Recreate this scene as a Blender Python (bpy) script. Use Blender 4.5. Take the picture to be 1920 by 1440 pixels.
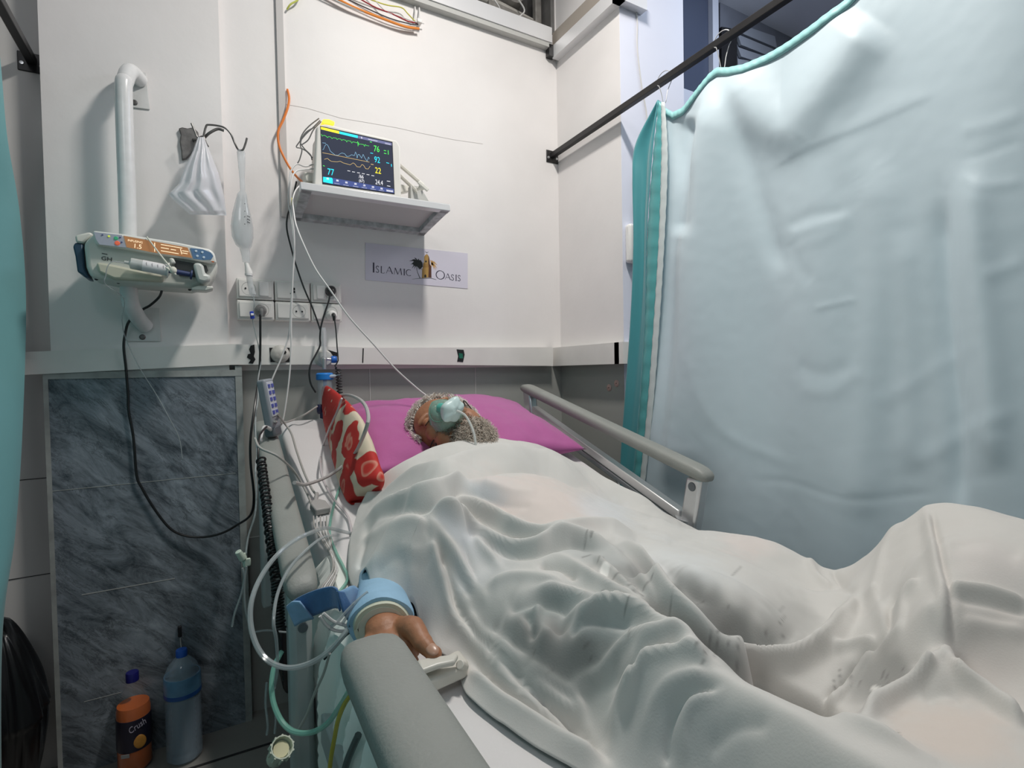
import bpy, bmesh, math, random
import numpy as np
from mathutils import Vector, Matrix, Quaternion, noise
random.seed(7)
for o in list(bpy.data.objects): bpy.data.objects.remove(o)
SC = bpy.context.scene
COL = SC.collection

# ---------------------------------------------------------------- camera
FPX = 993.0
CAMP = np.array([0.0, -2.0, 1.15])
_X = np.array([1730, 55, 993.]); _X /= np.linalg.norm(_X)
_Y = np.array([-570, 13, 993.]); _Y -= _X * _X.dot(_Y); _Y /= np.linalg.norm(_Y)
_Z = np.cross(_X, _Y)
if _Z[1] < 0: _Z = -_Z
cam_d = bpy.data.cameras.new('camera'); cam = bpy.data.objects.new('camera', cam_d); COL.objects.link(cam)
cam_d.sensor_fit = 'HORIZONTAL'; cam_d.sensor_width = 36; cam_d.lens = FPX / 1920 * 36; cam_d.clip_start = 0.02
Mx = Matrix(((_X[0], _X[1], -_X[2], CAMP[0]), (_Y[0], _Y[1], -_Y[2], CAMP[1]), (_Z[0], _Z[1], -_Z[2], CAMP[2]), (0, 0, 0, 1)))
cam.matrix_world = Mx
SC.camera = cam

# ---------------------------------------------------------------- light
SC.view_settings.view_transform = 'Standard'; SC.view_settings.look = 'None'
SC.view_settings.gamma = 1; SC.view_settings.use_curve_mapping = False
SC.view_settings.exposure = 0.15
w = bpy.data.worlds.new('world'); SC.world = w; w.use_nodes = True
w.node_tree.nodes['Background'].inputs[0].default_value = (0.90, 0.95, 1.0, 1)
w.node_tree.nodes['Background'].inputs[1].default_value = 0.125
def area(name, loc, target, sx, sy, power, color):
    d = bpy.data.lights.new(name, 'AREA'); d.shape = 'RECTANGLE'; d.size = sx; d.size_y = sy; d.energy = power; d.color = color
    o = bpy.data.objects.new(name, d); COL.objects.link(o); o.location = loc
    o.rotation_euler = (Vector(target) - Vector(loc)).to_track_quat('-Z', 'Y').to_euler()
    return o
area('ceiling_lamp_light', (0.78, -1.10, 3.04), (0.78, -1.08, 0), 0.12, 0.40, 28, (1.0, 0.955, 0.90))
area('unseen_ward_light', (2.5, -1.9, 3.05), (1.9, -1.4, 1.0), 0.5, 0.5, 6, (0.90, 0.95, 1.0))
area('unseen_ward_light', (2.45, -0.8, 3.0), (1.9, 0, 1.9), 0.5, 0.5, 7, (0.72, 0.82, 1.0))
area('unseen_ward_light', (-0.60, -2.95, 3.1), (0.3, -1.2, 0.7), 0.8, 0.8, 10, (0.97, 0.98, 1.0))  # unseen fill lamp, added to brighten the near side of the bed

# ---------------------------------------------------------------- helpers
def _ray(px, py):
    d = np.array([(px - 960) / FPX, (720 - py) / FPX, 1.]); return np.array([_X @ d, _Y @ d, _Z @ d])
def Y(px, py, y): r = _ray(px, py); return Vector(CAMP + (y - CAMP[1]) / r[1] * r)
def XX(px, py, x): r = _ray(px, py); return Vector(CAMP + (x - CAMP[0]) / r[0] * r)
def ZZ(px, py, z): r = _ray(px, py); return Vector(CAMP + (z - CAMP[2]) / r[2] * r)
def proj(P):
    V = np.asarray(P) - CAMP
    cx = V @ np.array([_X[0], _Y[0], _Z[0]]); cy = V @ np.array([_X[1], _Y[1], _Z[1]]); cz = V @ np.array([_X[2], _Y[2], _Z[2]])
    return 960 + FPX * cx / cz, 720 - FPX * cy / cz
def mz(y):                                   # mattress top height along the bed
    return float(np.interp(y, [-2.2, -1.14, -1.06, -0.98, -0.10], [0.72, 0.72, 0.725, 0.742, 1.0]))
def M(px, py, off=0.0):                      # point on (or off) the mattress top seen at a pixel
    r = _ray(px, py); lo, hi = 0.3, 4.0
    f = lambda t: CAMP[2] + t * r[2] - mz(CAMP[1] + t * r[1]) - off
    for _ in range(50):
        m = (lo + hi) / 2
        if f(m) > 0: lo = m
        else: hi = m
    return Vector(CAMP + hi * r)

MATS = {}
def mat(name, color, rough=0.5, metal=0.0, alpha=1.0, emit=None, estr=1.0, spec=0.5, var=0.0, vscale=6.0, bump=0.0, bscale=60.0, sheen=0.0, coat=0.0, sss=0.0, trans=0.0):
    if name in MATS: return MATS[name]
    m = bpy.data.materials.new(name); m.use_nodes = True; nt = m.node_tree; b = nt.nodes['Principled BSDF']
    b.inputs['Base Color'].default_value = (*color, 1); b.inputs['Roughness'].default_value = rough; b.inputs['Metallic'].default_value = metal
    b.inputs['Specular IOR Level'].default_value = spec; b.inputs['Alpha'].default_value = alpha
    b.inputs['Sheen Weight'].default_value = sheen; b.inputs['Coat Weight'].default_value = coat
    b.inputs['Transmission Weight'].default_value = trans
    if sss: b.inputs['Subsurface Weight'].default_value = sss; b.inputs['Subsurface Radius'].default_value = (.01, .004, .002)
    if emit: b.inputs['Emission Color'].default_value = (*emit, 1); b.inputs['Emission Strength'].default_value = estr
    tc = nt.nodes.new('ShaderNodeTexCoord')
    if var:
        n = nt.nodes.new('ShaderNodeTexNoise'); n.inputs['Scale'].default_value = vscale; n.inputs['Detail'].default_value = 6
        nt.links.new(tc.outputs['Object'], n.inputs['Vector'])
        r = nt.nodes.new('ShaderNodeMapRange'); r.inputs[1].default_value = .3; r.inputs[2].default_value = .7; r.inputs[3].default_value = 1 - var; r.inputs[4].default_value = 1 + var * .5
        nt.links.new(n.outputs['Fac'], r.inputs[0])
        mx = nt.nodes.new('ShaderNodeVectorMath'); mx.operation = 'SCALE'; mx.inputs[0].default_value = color
        nt.links.new(r.outputs[0], mx.inputs['Scale']); nt.links.new(mx.outputs[0], b.inputs['Base Color'])
    if bump:
        n = nt.nodes.new('ShaderNodeTexNoise'); n.inputs['Scale'].default_value = bscale; n.inputs['Detail'].default_value = 4
        nt.links.new(tc.outputs['Object'], n.inputs['Vector'])
        bp = nt.nodes.new('ShaderNodeBump'); bp.inputs['Strength'].default_value = bump; bp.inputs['Distance'].default_value = .01
        nt.links.new(n.outputs['Fac'], bp.inputs['Height']); nt.links.new(bp.outputs[0], b.inputs['Normal'])
    MATS[name] = m
    return m

ORG = {}
def tag(o, label=None, cat=None, group=None, kind=None):
    if label: o['label'] = label
    if cat: o['category'] = cat
    if group: o['group'] = group
    if kind: o['kind'] = kind
    return o
def thing(name, loc, label, cat, group=None):
    o = bpy.data.objects.new(name, None); COL.objects.link(o); o.location = loc; o.empty_display_size = .05
    ORG[o.name] = Vector(loc); return tag(o, label, cat, group)
def copy_tree(o, parent=None):
    c = o.copy(); COL.objects.link(c)
    if parent: c.parent = parent
    ORG[c.name] = Vector(c.location)
    for ch in list(o.children): copy_tree(ch, c)
    return c

def smooth_path(pts, n=6):
    P = [Vector(p) for p in pts]
    if len(P) < 3: return P
    out = []
    for i in range(len(P) - 1):
        p0 = P[i - 1] if i > 0 else P[0] * 2 - P[1]; p1 = P[i]; p2 = P[i + 1]; p3 = P[i + 2] if i + 2 < len(P) else P[-1] * 2 - P[-2]
        for k in range(n):
            t = k / n
            out.append(.5 * ((2 * p1) + (-p0 + p2) * t + (2 * p0 - 5 * p1 + 4 * p2 - p3) * t * t + (-p0 + 3 * p1 - 3 * p2 + p3) * t ** 3))
    out.append(P[-1]); return out

class MB:
    def __init__(s): s.v = []; s.f = []; s.mi = []; s.cur = 0
    def _add(s, vs, fs):
        b = len(s.v); s.v += [tuple(v) for v in vs]; s.f += [[i + b for i in f] for f in fs]; s.mi += [s.cur] * len(fs); return s
    def box(s, c, sz, R=None):
        c = Vector(c); h = Vector(sz) / 2; vs = []
        for dx in (-1, 1):
            for dy in (-1, 1):
                for dz in (-1, 1):
                    p = Vector((dx * h.x, dy * h.y, dz * h.z))
                    if R: p = R @ p
                    vs.append(c + p)
        return s._add(vs, [(0, 1, 3, 2), (4, 6, 7, 5), (0, 4, 5, 1), (2, 3, 7, 6), (0, 2, 6, 4), (1, 5, 7, 3)])
    def bb(s, x0, x1, y0, y1, z0, z1): return s.box(((x0 + x1) / 2, (y0 + y1) / 2, (z0 + z1) / 2), (abs(x1 - x0), abs(y1 - y0), abs(z1 - z0)))
    def tube(s, pts, r, n=8, sm=6, caps=True):
        P = smooth_path(pts, sm) if sm else [Vector(p) for p in pts]
        m = len(P)
        if isinstance(r, (list, tuple)):
            rr = [float(np.interp(i / (m - 1), np.linspace(0, 1, len(r)), r)) for i in range(m)]
        else: rr = [r] * m
        T = []
        for i in range(m):
            t = P[min(i + 1, m - 1)] - P[max(i - 1, 0)]
            T.append(t.normalized() if t.length > 1e-9 else (T[-1] if T else Vector((0, 0, 1))))
        u = T[0].orthogonal().normalized(); vs = []; fs = []
        for i in range(m):
            if i: u = (T[i - 1].rotation_difference(T[i]) @ u); u = (u - T[i] * u.dot(T[i])).normalized()
            w_ = T[i].cross(u)
            for k in range(n):
                a = 2 * math.pi * k / n; vs.append(P[i] + (u * math.cos(a) + w_ * math.sin(a)) * rr[i])
        for i in range(m - 1):
            for k in range(n): fs.append((i * n + k, i * n + (k + 1) % n, (i + 1) * n + (k + 1) % n, (i + 1) * n + k))
        if caps: fs.append(tuple(range(n))[::-1]); fs.append(tuple((m - 1) * n + k for k in range(n)))
        return s._add(vs, fs)
    def cyl(s, p0, p1, r0, r1=None, n=20): return s.tube([p0, p1], [r0, r0 if r1 is None else r1], n, 0)
    def lathe(s, prof, o, axis=(0, 0, 1), n=24, sq=None):
        o = Vector(o); a = Vector(axis).normalized(); u = a.orthogonal().normalized(); w_ = a.cross(u); vs = []; fs = []; m = len(prof)
        for r, h in prof:
            for k in range(n):
                t = 2 * math.pi * k / n; vs.append(o + a * h + (u * math.cos(t) + w_ * math.sin(t)) * r)
        for i in range(m - 1):
            for k in range(n): fs.append((i * n + k, i * n + (k + 1) % n, (i + 1) * n + (k + 1) % n, (i + 1) * n + k))
        if prof[0][0] > 1e-6: fs.append(tuple(range(n))[::-1])
        if prof[-1][0] > 1e-6: fs.append(tuple((m - 1) * n + k for k in range(n)))
        return s._add(vs, fs)
    def ell(s, c, rad, R=None, n=16, m=10):
        c = Vector(c); vs = []; fs = []
        for i in range(m + 1):
            ph = math.pi * i / m
            for k in range(n):
                th = 2 * math.pi * k / n
                p = Vector((rad[0] * math.sin(ph) * math.cos(th), rad[1] * math.sin(ph) * math.sin(th), rad[2] * math.cos(ph)))
                if R: p = R @ p
                vs.append(c + p)
        for i in range(m):
            for k in range(n): fs.append((i * n + k, (i + 1) * n + k, (i + 1) * n + (k + 1) % n, i * n + (k + 1) % n))
        return s._add(vs, fs)
    def prism(s, poly, off):                 # poly: 3D points, off: extrusion vector
        off = Vector(off); P = [Vector(p) for p in poly]; n = len(P)
        return s._add(P + [p + off for p in P], [tuple(range(n)), tuple(range(n, 2 * n))[::-1]] + [(i, i + n, (i + 1) % n + n, (i + 1) % n) for i in range(n)])
    def grid(s, fn, nu, nv):
        vs = [fn(i / nu, j / nv) for j in range(nv + 1) for i in range(nu + 1)]
        return s._add(vs, [(j * (nu + 1) + i, j * (nu + 1) + i + 1, (j + 1) * (nu + 1) + i + 1, (j + 1) * (nu + 1) + i) for j in range(nv) for i in range(nu)])
    def text(s, body, size, loc, R, depth=0.0006, align='LEFT', sx=1.0, shear=0.0):
        c = bpy.data.curves.new('t', 'FONT'); c.body = body; c.size = size; c.extrude = depth; c.align_x = align; c.shear = shear; c.resolution_u = 3
        o = bpy.data.objects.new('t', c); COL.objects.link(o)
        me = bpy.data.meshes.new_from_object(o, depsgraph=bpy.context.evaluated_depsgraph_get()) if False else None
        bpy.context.view_layer.update(); me = bpy.data.meshes.new_from_object(o)
        loc = Vector(loc)
        s._add([loc + R @ Vector((v.co.x * sx, v.co.y, v.co.z)) for v in me.vertices], [tuple(p.vertices) for p in me.polygons])
        bpy.data.objects.remove(o); bpy.data.curves.remove(c); bpy.data.meshes.remove(me)
        return s
    def build(s, name, m, parent=None, bevel=0, seg=2, sub=0, solid=0, angle=40, smooth=True, fix=True, label=None):
        me = bpy.data.meshes.new(name); V = [Vector(v) for v in s.v]
        org = None
        if parent is not None:
            org = ORG[parent.name]
        else:
            A = np.array(s.v); org = Vector(((A[:, 0].min() + A[:, 0].max()) / 2, (A[:, 1].min() + A[:, 1].max()) / 2, A[:, 2].min()))
        me.from_pydata([v - org for v in V], [], s.f)
        ms = m if isinstance(m, (list, tuple)) else [m]
        for q in ms: me.materials.append(q)
        if len(ms) > 1:
            for p, i in zip(me.polygons, s.mi): p.material_index = i
        if fix:
            bm = bmesh.new(); bm.from_mesh(me); (bmesh.ops.remove_doubles(bm, verts=bm.verts, dist=1e-6) if len(ms) == 1 else None); bmesh.ops.recalc_face_normals(bm, faces=bm.faces); bm.to_mesh(me); bm.free()
        if smooth:
            for p in me.polygons: p.use_smooth = True
            me.set_sharp_from_angle(angle=math.radians(angle))
        o = bpy.data.objects.new(name, me); COL.objects.link(o)
        if parent is not None: o.parent = parent
        else: o.location = org
        ORG[o.name] = org
        if bevel:
            b = o.modifiers.new('b', 'BEVEL'); b.width = bevel; b.segments = seg; b.limit_method = 'ANGLE'; b.angle_limit = math.radians(35); b.harden_normals = False
        if sub: q = o.modifiers.new('s', 'SUBSURF'); q.levels = sub; q.render_levels = sub
        if solid: q = o.modifiers.new('t', 'SOLIDIFY'); q.thickness = solid; q.offset = 0
        if label: o['label'] = label
        return o
RF = Matrix(((1, 0, 0), (0, 0, -1), (0, 1, 0)))        # text facing -y
def struct(o): o['kind'] = 'structure'; return o

# ---------------------------------------------------------------- materials
white_wall = mat('wall_paint', (.80, .775, .765), .55, var=.05, vscale=3, bump=.08, bscale=25)
blue_wall = mat('pillar_paint', (.74, .76, .86), .6, var=.03, vscale=3, bump=.05, bscale=25)
trunk_m = mat('trunking_plastic', (.78, .765, .735), .4, var=.05, vscale=9)
alu = mat('aluminium_strip', (.78, .78, .79), .35, .25)
white_p = mat('white_plastic', (.82, .81, .79), .35)
cream_p = mat('cream_plastic', (.72, .70, .64), .4, var=.05, vscale=30)
grey_p = mat('grey_plastic', (.27, .28, .262), .5, var=.05, vscale=18, bump=.1, bscale=250)
greyd_p = mat('dark_grey_plastic', (.12, .135, .15), .45)
steel = mat('brushed_metal', (.62, .63, .64), .32, .75, var=.06, vscale=20)
dsteel = mat('tarnished_metal', (.16, .155, .15), .4, .6, var=.3, vscale=60)
black_p = mat('black_plastic', (.012, .012, .013), .35)
black_m = mat('black_painted_metal', (.022, .021, .022), .38, .2, var=.2, vscale=30)
cable_w = mat('white_cable', (.62, .61, .60), .4)
cable_g = mat('grey_cable', (.40, .39, .37), .4)
clear_t = mat('clear_tubing', (.46, .50, .51), .12, alpha=.55, spec=.8)
pink_t = mat('milky_tubing', (.68, .62, .64), .15, alpha=.75, spec=.8)
green_t = mat('green_tubing', (.24, .55, .45), .15, alpha=.6, spec=.8)
yellow_t = mat('yellow_tubing', (.55, .45, .05), .2, alpha=.8)
sheet_m = mat('white_linen', (.80, .79, .775), .85, bump=.15, bscale=500)

# ================================================================ THE SETTING
floor_m = mat('floor_stone', (.30, .29, .27), .35, var=.12, vscale=5)
joint_m = mat('floor_joint', (.03, .03, .03), .7)
b = MB(); b.bb(-2.5, 6, -5, 2.5, -.12, 0); b.cur = 1
for (p, q) in (((360, 1440), (500, 1396)), ):
    a, c = ZZ(*p, .001), ZZ(*q, .001); d = (c - a).normalized(); a -= d * .6; c += d * 1.4; n = Vector((-d.y, d.x, 0)) * .004
    b.prism([a - n, c - n, c + n, a + n], (0, 0, .0015))
for yy in (-.85, -1.45): b.bb(-2.5, 4, yy - .003, yy + .003, 0, .0012)
for xx in (-.35, .25, .85, 1.45): b.bb(xx - .003, xx + .003, -3, .1, 0, .0012)
struct(b.build('floor', [floor_m, joint_m]))
ceil_m = mat('ceiling_paint', (.72, .74, .80), .7)
b = MB(); b.bb(-2.5, 6, -5, 2.5, 3.2, 3.3)
struct(b.build('ceiling', ceil_m))

# back wall: plaster above the trunking, glossy tiles below, opening for the air conditioner top right
tile_m = mat('lower_wall_tile', (.36, .365, .345), .28, var=.05, vscale=4)
grout_m = mat('tile_grout', (.62, .62, .60), .7)
crack_m = mat('plaster_crack', (.55, .52, .50), .8)
b = MB()
b.bb(-.386, 1.41, 0, .25, 1.17, 2.665); b.bb(.06, .90, 0, .25, 2.665, 3.2); b.bb(1.405, 1.41, 0, .25, 2.665, 3.2); b.bb(-.386, .062, -.035, .0, 1.17, 3.2); b.bb(-.386, .06, 0, .25, 2.665, 3.2); b.bb(.90, 1.405, .22, .25, 2.665, 3.2)
b.cur = 1; b.bb(-.386, 1.41, 0.002, .25, 0, 1.17)
b.cur = 2
for px in (694, 892): x = Y(px, 740, 0).x; b.bb(x - .0012, x + .0012, -.0006, .003, .3, 1.17)
b.bb(.1, 1.41, -.0005, .003, .60, .6025)
b.cur = 3
ck = [(520, 193), (575, 203), (640, 222), (700, 232), (745, 240), (790, 250), (850, 262), (905, 270)]
for (p, q) in zip(ck, ck[1:]):
    A, B = Y(*p, -.0004), Y(*q, -.0004); b.prism([A, B, B + Vector((0, 0, .0012)), A + Vector((0, 0, .0012))], (0, -.0003, 0))
struct(b.build('wall_back', [white_wall, tile_m, grout_m, crack_m], smooth=False))
b = MB(); b.bb(-2.5, -.386, .03, .3, 0, 3.2)
b.cur = 1
for px, py in ((40, 900), (30, 1085)):
    z = Y(px, py, .03).z; b.bb(-2.5, -.387, .0285, .0315, z - .001, z + .001)
struct(b.build('wall_left', [mat('recess_paint', (.66, .65, .63), .5, var=.04, vscale=4), joint_m], smooth=False))
b = MB(); b.bb(1.41, 1.755, -.424, .25, 1.175, 3.2); b.cur = 1; b.bb(1.41, 1.755, -.424, .25, 0, 1.175); b.cur = 2; b.bb(1.4085, 1.41, -.424, 0, .60, .6025)
b.cur = 3; b.bb(1.4105, 1.757, -.4255, -.4239, 0, 3.2)
struct(b.build('wall_right', [white_wall, tile_m, grout_m, blue_wall], smooth=False))

# room beyond the pillar: wall with window bank
b = MB()
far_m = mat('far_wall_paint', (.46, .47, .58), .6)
b.bb(1.755, 4.6, .06, .2, 0, Y(1300, 232, .06).z); b.bb(Y(1492, 60, .06).x, 4.6, .06, .2, Y(1300, 232, .06).z, 3.2); b.bb(1.755, 4.6, .2, .25, 1.9, 3.2)
b.bb(4.6, 4.7, -3.5, .25, 0, 3.2)
struct(b.build('wall_far', far_m, smooth=False))
glass_m = mat('dark_window_glass', (.075, .09, .135), .18, spec=.6)
b = MB(); zb = Y(1300, 180, .03).z; zt = 3.2
b.bb(1.755, Y(1340, 100, .03).x, .03, .05, zb, zt)
wn = b.build('window_1', glass_m); struct(wn)
fr_m = mat('window_frame_paint', (.62, .64, .70), .45)
b = MB(); x0, x1 = Y(1337, 100, .0).x, Y(1348, 100, .0).x; b.bb(x0, x1, 0.0, .06, 1.9, 3.2)
b.bb(1.755, x0, .01, .06, Y(1300, 180, .01).z - .07, Y(1300, 172, .01).z)
b.build('window_frame', fr_m, wn)
# louvred vent box next to it
vt = thing('air_vent', Y(1420, 90, .04), 'dark grey louvred vent box high up beyond the curtain rod', 'vent')
V = lambda px, py, y=.02: Y(px, py, y)
b = MB(); b.prism([V(1350, -60), V(1385, -60), V(1492, 48), V(1490, 110), V(1350, 190)], (0, .05, 0)); b.build('housing', mat('vent_housing', (.16, .17, .20), .5, var=.15, vscale=8), vt)
b = MB(); b.prism([V(1353, 50, .0), V(1382, 55, .0), V(1382, 170, .0), V(1353, 170, .0)], (0, .02, 0)); b.build('side_panel', black_m, vt)
for i, q in enumerate([[(1390, 46), (1453, 68), (1457, 90), (1390, 62)], [(1383, 64), (1455, 94), (1440, 104), (1390, 84)], [(1383, 88), (1430, 104), (1415, 114), (1390, 106)], [(1383, 110), (1405, 114), (1395, 122), (1384, 122)]]):
    b = MB(); b.prism([V(*p, .0) for p in q], (0, .016, 0)); b.build('louvre', mat('louvre_metal', (.30, .32, .36), .45), vt)

# horizontal service trunking along the wall (bent at the corner)
def strip(pts_lo, pts_hi, y0, y1):
    b = MB()
    for i in range(len(pts_lo) - 1):
        a, c, d, e = pts_lo[i], pts_lo[i + 1], pts_hi[i + 1], pts_hi[i]
        b.prism([Y(*a, y0), Y(*c, y0), Y(*d, y0), Y(*e, y0)], (0, y1 - y0, 0))
    return b
b = strip([(45, 703), (434, 684), (700, 683), (1037, 686)], [(45, 660), (434, 645), (700, 652), (1037, 651)], -.05, 0)
zt0, zt1 = Y(1037, 686, -.05).z, Y(1037, 651, -.05).z
b.bb(1.362, 1.41, -.45, 0, zt0, zt1); b.bb(1.362, 1.76, -.474, -.424, zt0, zt1)
b.cur = 1
def blot(b, pts, y, t=.0015): b.prism([Y(*p, y) for p in pts], (0, -t, 0))
blot(b, [(470, 648), (477, 646), (478, 660), (476, 668), (479, 674), (474, 682), (466, 681), (470, 675), (463, 670), (465, 664), (470, 663), (467, 655)], -.05)
blot(b, [(505, 652), (543, 652), (543, 679), (507, 679)], -.05)
blot(b, [(680, 653), (682, 653), (681, 680), (679, 680)], -.05)
blot(b, [(856, 655), (869, 656), (871, 665), (868, 679), (857, 678), (859, 668)], -.05)
blot(b, [(615, 656), (632, 661), (634, 668), (620, 668)], -.05)
b.cur = 2; blot(b, [(860, 662), (867, 663), (868, 672), (861, 672)], -.052); 
struct(b.build('trim_1', [trunk_m, black_p, mat('green_wire', (.01, .16, .10), .5)], smooth=False))
# marble facing on the left pier
mb_m = bpy.data.materials.new('blue_grey_marble'); mb_m.use_nodes = True; nt = mb_m.node_tree; bs = nt.nodes['Principled BSDF']; bs.inputs['Roughness'].default_value = .22
tc = nt.nodes.new('ShaderNodeTexCoord'); mp = nt.nodes.new('ShaderNodeMapping'); mp.inputs['Scale'].default_value = (1.2, 1, 3.6)
mr = nt.nodes.new('ShaderNodeMapping'); mr.inputs['Rotation'].default_value = (0, math.radians(-46), 0); nt.links.new(tc.outputs['Object'], mr.inputs[0]); nt.links.new(mr.outputs[0], mp.inputs[0])
n1 = nt.nodes.new('ShaderNodeTexNoise'); n1.inputs['Scale'].default_value = 4.5; n1.inputs['Detail'].default_value = 10; n1.inputs['Roughness'].default_value = .74; n1.inputs['Distortion'].default_value = .7
nt.links.new(mp.outputs[0], n1.inputs['Vector'])
cr = nt.nodes.new('ShaderNodeValToRGB'); cr.color_ramp.elements[0].position = .37; cr.color_ramp.elements[0].color = (.06, .075, .09, 1); cr.color_ramp.elements[1].position = .68; cr.color_ramp.elements[1].color = (.33, .38, .43, 1)
nt.links.new(n1.outputs['Fac'], cr.inputs[0])
n2 = nt.nodes.new('ShaderNodeTexNoise'); n2.inputs['Scale'].default_value = 2.0; n2.inputs['Detail'].default_value = 12; n2.inputs['Roughness'].default_value = .75; n2.inputs['Distortion'].default_value = 1.2
nt.links.new(mp.outputs[0], n2.inputs['Vector'])
c2 = nt.nodes.new('ShaderNodeValToRGB'); c2.color_ramp.elements[0].position = .485; c2.color_ramp.elements[0].color = (1, 1, 1, 1); c2.color_ramp.elements[1].position = .5; c2.color_ramp.elements[1].color = (.35, .35, .35, 1); e = c2.color_ramp.elements.new(.515); e.color = (1, 1, 1, 1)
nt.links.new(n2.outputs['Fac'], c2.inputs[0])
mm = nt.nodes.new('ShaderNodeMix'); mm.data_type = 'RGBA'; mm.blend_type = 'MULTIPLY'; mm.inputs[0].default_value = .8
nt.links.new(cr.outputs[0], mm.inputs[6]); nt.links.new(c2.outputs[0], mm.inputs[7]); nt.links.new(mm.outputs[2], bs.inputs['Base Color'])
b = MB(); b.bb(-.40, .085, -.042, 0, 0, 1.155)
b.cur = 1
b.bb(-.404, -.393, -.045, -.04, 0, 1.165); b.bb(.078, .098, -.045, 0, .0, 1.185); b.bb(-.404, .098, -.046, 0, 1.152, 1.172)
z1 = Y(281, 903, -.042).z; b.bb(-.395, .07, -.0428, -.04, z1 - .001, z1 + .001)
b.cur = 2
b.bb(Y(153, 1100, -.04).x, Y(328, 1090, -.04).x, -.0428, -.04, Y(240, 1100, -.042).z - .0012, Y(240, 1100, -.042).z + .0012)
b.bb(-.34, Y(228, 1300, -.04).x, -.0428, -.04, Y(200, 1305, -.042).z - .0008, Y(200, 1305, -.042).z + .0008)
struct(b.build('trim_2', [mb_m, mat('marble_edge_paint', (.34, .36, .35), .6, var=.25, vscale=25), mat('marble_joint', (.42, .43, .42), .7)], smooth=False))
# vertical conduit and ceiling rails
b = MB(); b.bb(Y(517, 0, -.012).x, Y(530, 0, -.012).x, -.012, 0, 1.70, 3.2); struct(b.build('trim_3', mat('conduit_grey', (.50, .48, .47), .5)))
zr = 2.585
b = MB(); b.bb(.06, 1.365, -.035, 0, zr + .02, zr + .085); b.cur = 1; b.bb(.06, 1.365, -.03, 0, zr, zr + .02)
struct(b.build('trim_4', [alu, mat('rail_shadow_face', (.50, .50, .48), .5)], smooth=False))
b = MB(); b.bb(1.375, 1.41, -.46, -.02, 2.545, 2.60); b.cur = 1; b.bb(1.385, 1.41, -.42, -.01, 2.60, 2.665)
b.cur = 0; b.bb(1.375, 1.52, -.46, -.425, 2.545, 2.60); b.cur = 2; b.bb(1.352, 1.385, -.03, -.002, 2.55, 2.60)
struct(b.build('trim_5', [alu, mat('rail_brown_face', (.36, .32, .28), .5), black_p], smooth=False))

# exposed air conditioner in the opening
ac = thing('air_conditioner', (1.15, .05, 2.68), 'uncovered dusty air conditioner unit in the opening above the white rail', 'air conditioner')
dust = mat('dusty_metal', (.30, .285, .265), .6, .2, var=.25, vscale=30)
b = MB(); b.bb(.905, 1.40, .20, .215, 2.67, 3.15); b.bb(1.385, 1.403, .0, .2, 2.67, 3.15); b.bb(.905, 1.40, .02, .2, 2.667, 2.672); b.build('housing', mat('unit_housing', (.17, .165, .16), .6, .2, var=.3, vscale=18), ac, bevel=.003)
b = MB(); b.tube([(.98, .12, 2.86), (1.05, .09, 2.79), (1.18, .08, 2.765), (1.33, .08, 2.745)], .02, 10); b.build('fan_housing', mat('fan_housing_paint', (.52, .50, .46), .45, var=.2, vscale=25), ac)
b = MB(); b.prism([(1.10, .055, 2.73), (1.36, .055, 2.70), (1.372, .055, 2.72), (1.372, .055, 2.90), (1.34, .055, 2.90), (1.34, .055, 2.745), (1.10, .055, 2.765)], (0, .03, 0)); b.build('mounting_bracket', dust, ac, bevel=.004)
b = MB(); b.lathe([(.0, -.02), (.055, -.02), (.065, 0), (.055, .05), (0, .05)], (1.23, .12, 2.84), (0, -1, .2)); b.build('motor', dust, ac)
b = MB(); b.tube([(1.08, .0, 2.74), (1.12, .0, 2.70), (1.13, .01, 2.685)], .003, 6); b.build('wire', cable_w, ac); b = MB(); b.tube([(1.22, .03, 2.80), (1.245, .0, 2.73), (1.215, .0, 2.69), (1.20, .01, 2.68)], .0035, 6); b.build('wire', cable_w, ac)

# light fittings that light the place
b = MB(); b.bb(.70, .86, -1.36, -.84, 3.055, 3.2); fx = b.build('ceiling_light', white_p, bevel=.01); tag(fx, 'slim white ceiling light fitting above the bed', 'light')
# spots: adhesive pads on the right wall, switch on the pillar
for i, (px, py, l) in enumerate(((1142, 727, 'left one of two round pinkish adhesive pads on the grey wall tile'), (1156, 719, 'right one of two round pinkish adhesive pads on the grey wall tile'))):
    c = XX(px, py, 1.409); t = thing('adhesive_pad', c, l, 'sticker', 'adhesive pads on the right wall')
    b = MB(); b.lathe([(0, .0012), (.013, .0012), (.0145, 0)], c, (-1, 0, 0), 16); b.build('pad', mat('pad_pink', (.60, .40, .36), .6, var=.2, vscale=90), t)
    b = MB(); b.lathe([(0, .003), (.002, .0025), (.0022, .001)], c, (-1, 0, 0), 10); b.build('stud', mat('pad_stud', (.12, .04, .03), .4), t)
c = Y(1186, 460, -.425); t = thing('wall_box', c, 'rounded white plastic box on the pillar beside the teal curtain edge', 'box')
b = MB(); b.box(c + Vector((.012, -.018, 0)), (.11, .036, .15)); b.build('cover', white_p, t, bevel=.012, seg=3)
b = MB(); b.box(c + Vector((.012, -.037, .0)), (.07, .004, .10)); b.build('front_plate', white_p, t, bevel=.002)
b = MB(); b.tube([Y(*p, -.428) for p in ((1190, 5), (1195, 40), (1195, 90), (1203, 160), (1213, 220), (1216, 300), (1190, 330), (1200, 400), (1186, 430))], .003, 6)
tag(b.build('pillar_cable', cable_w), 'thin white cable hanging loosely down the bluish pillar', 'cable')

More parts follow.
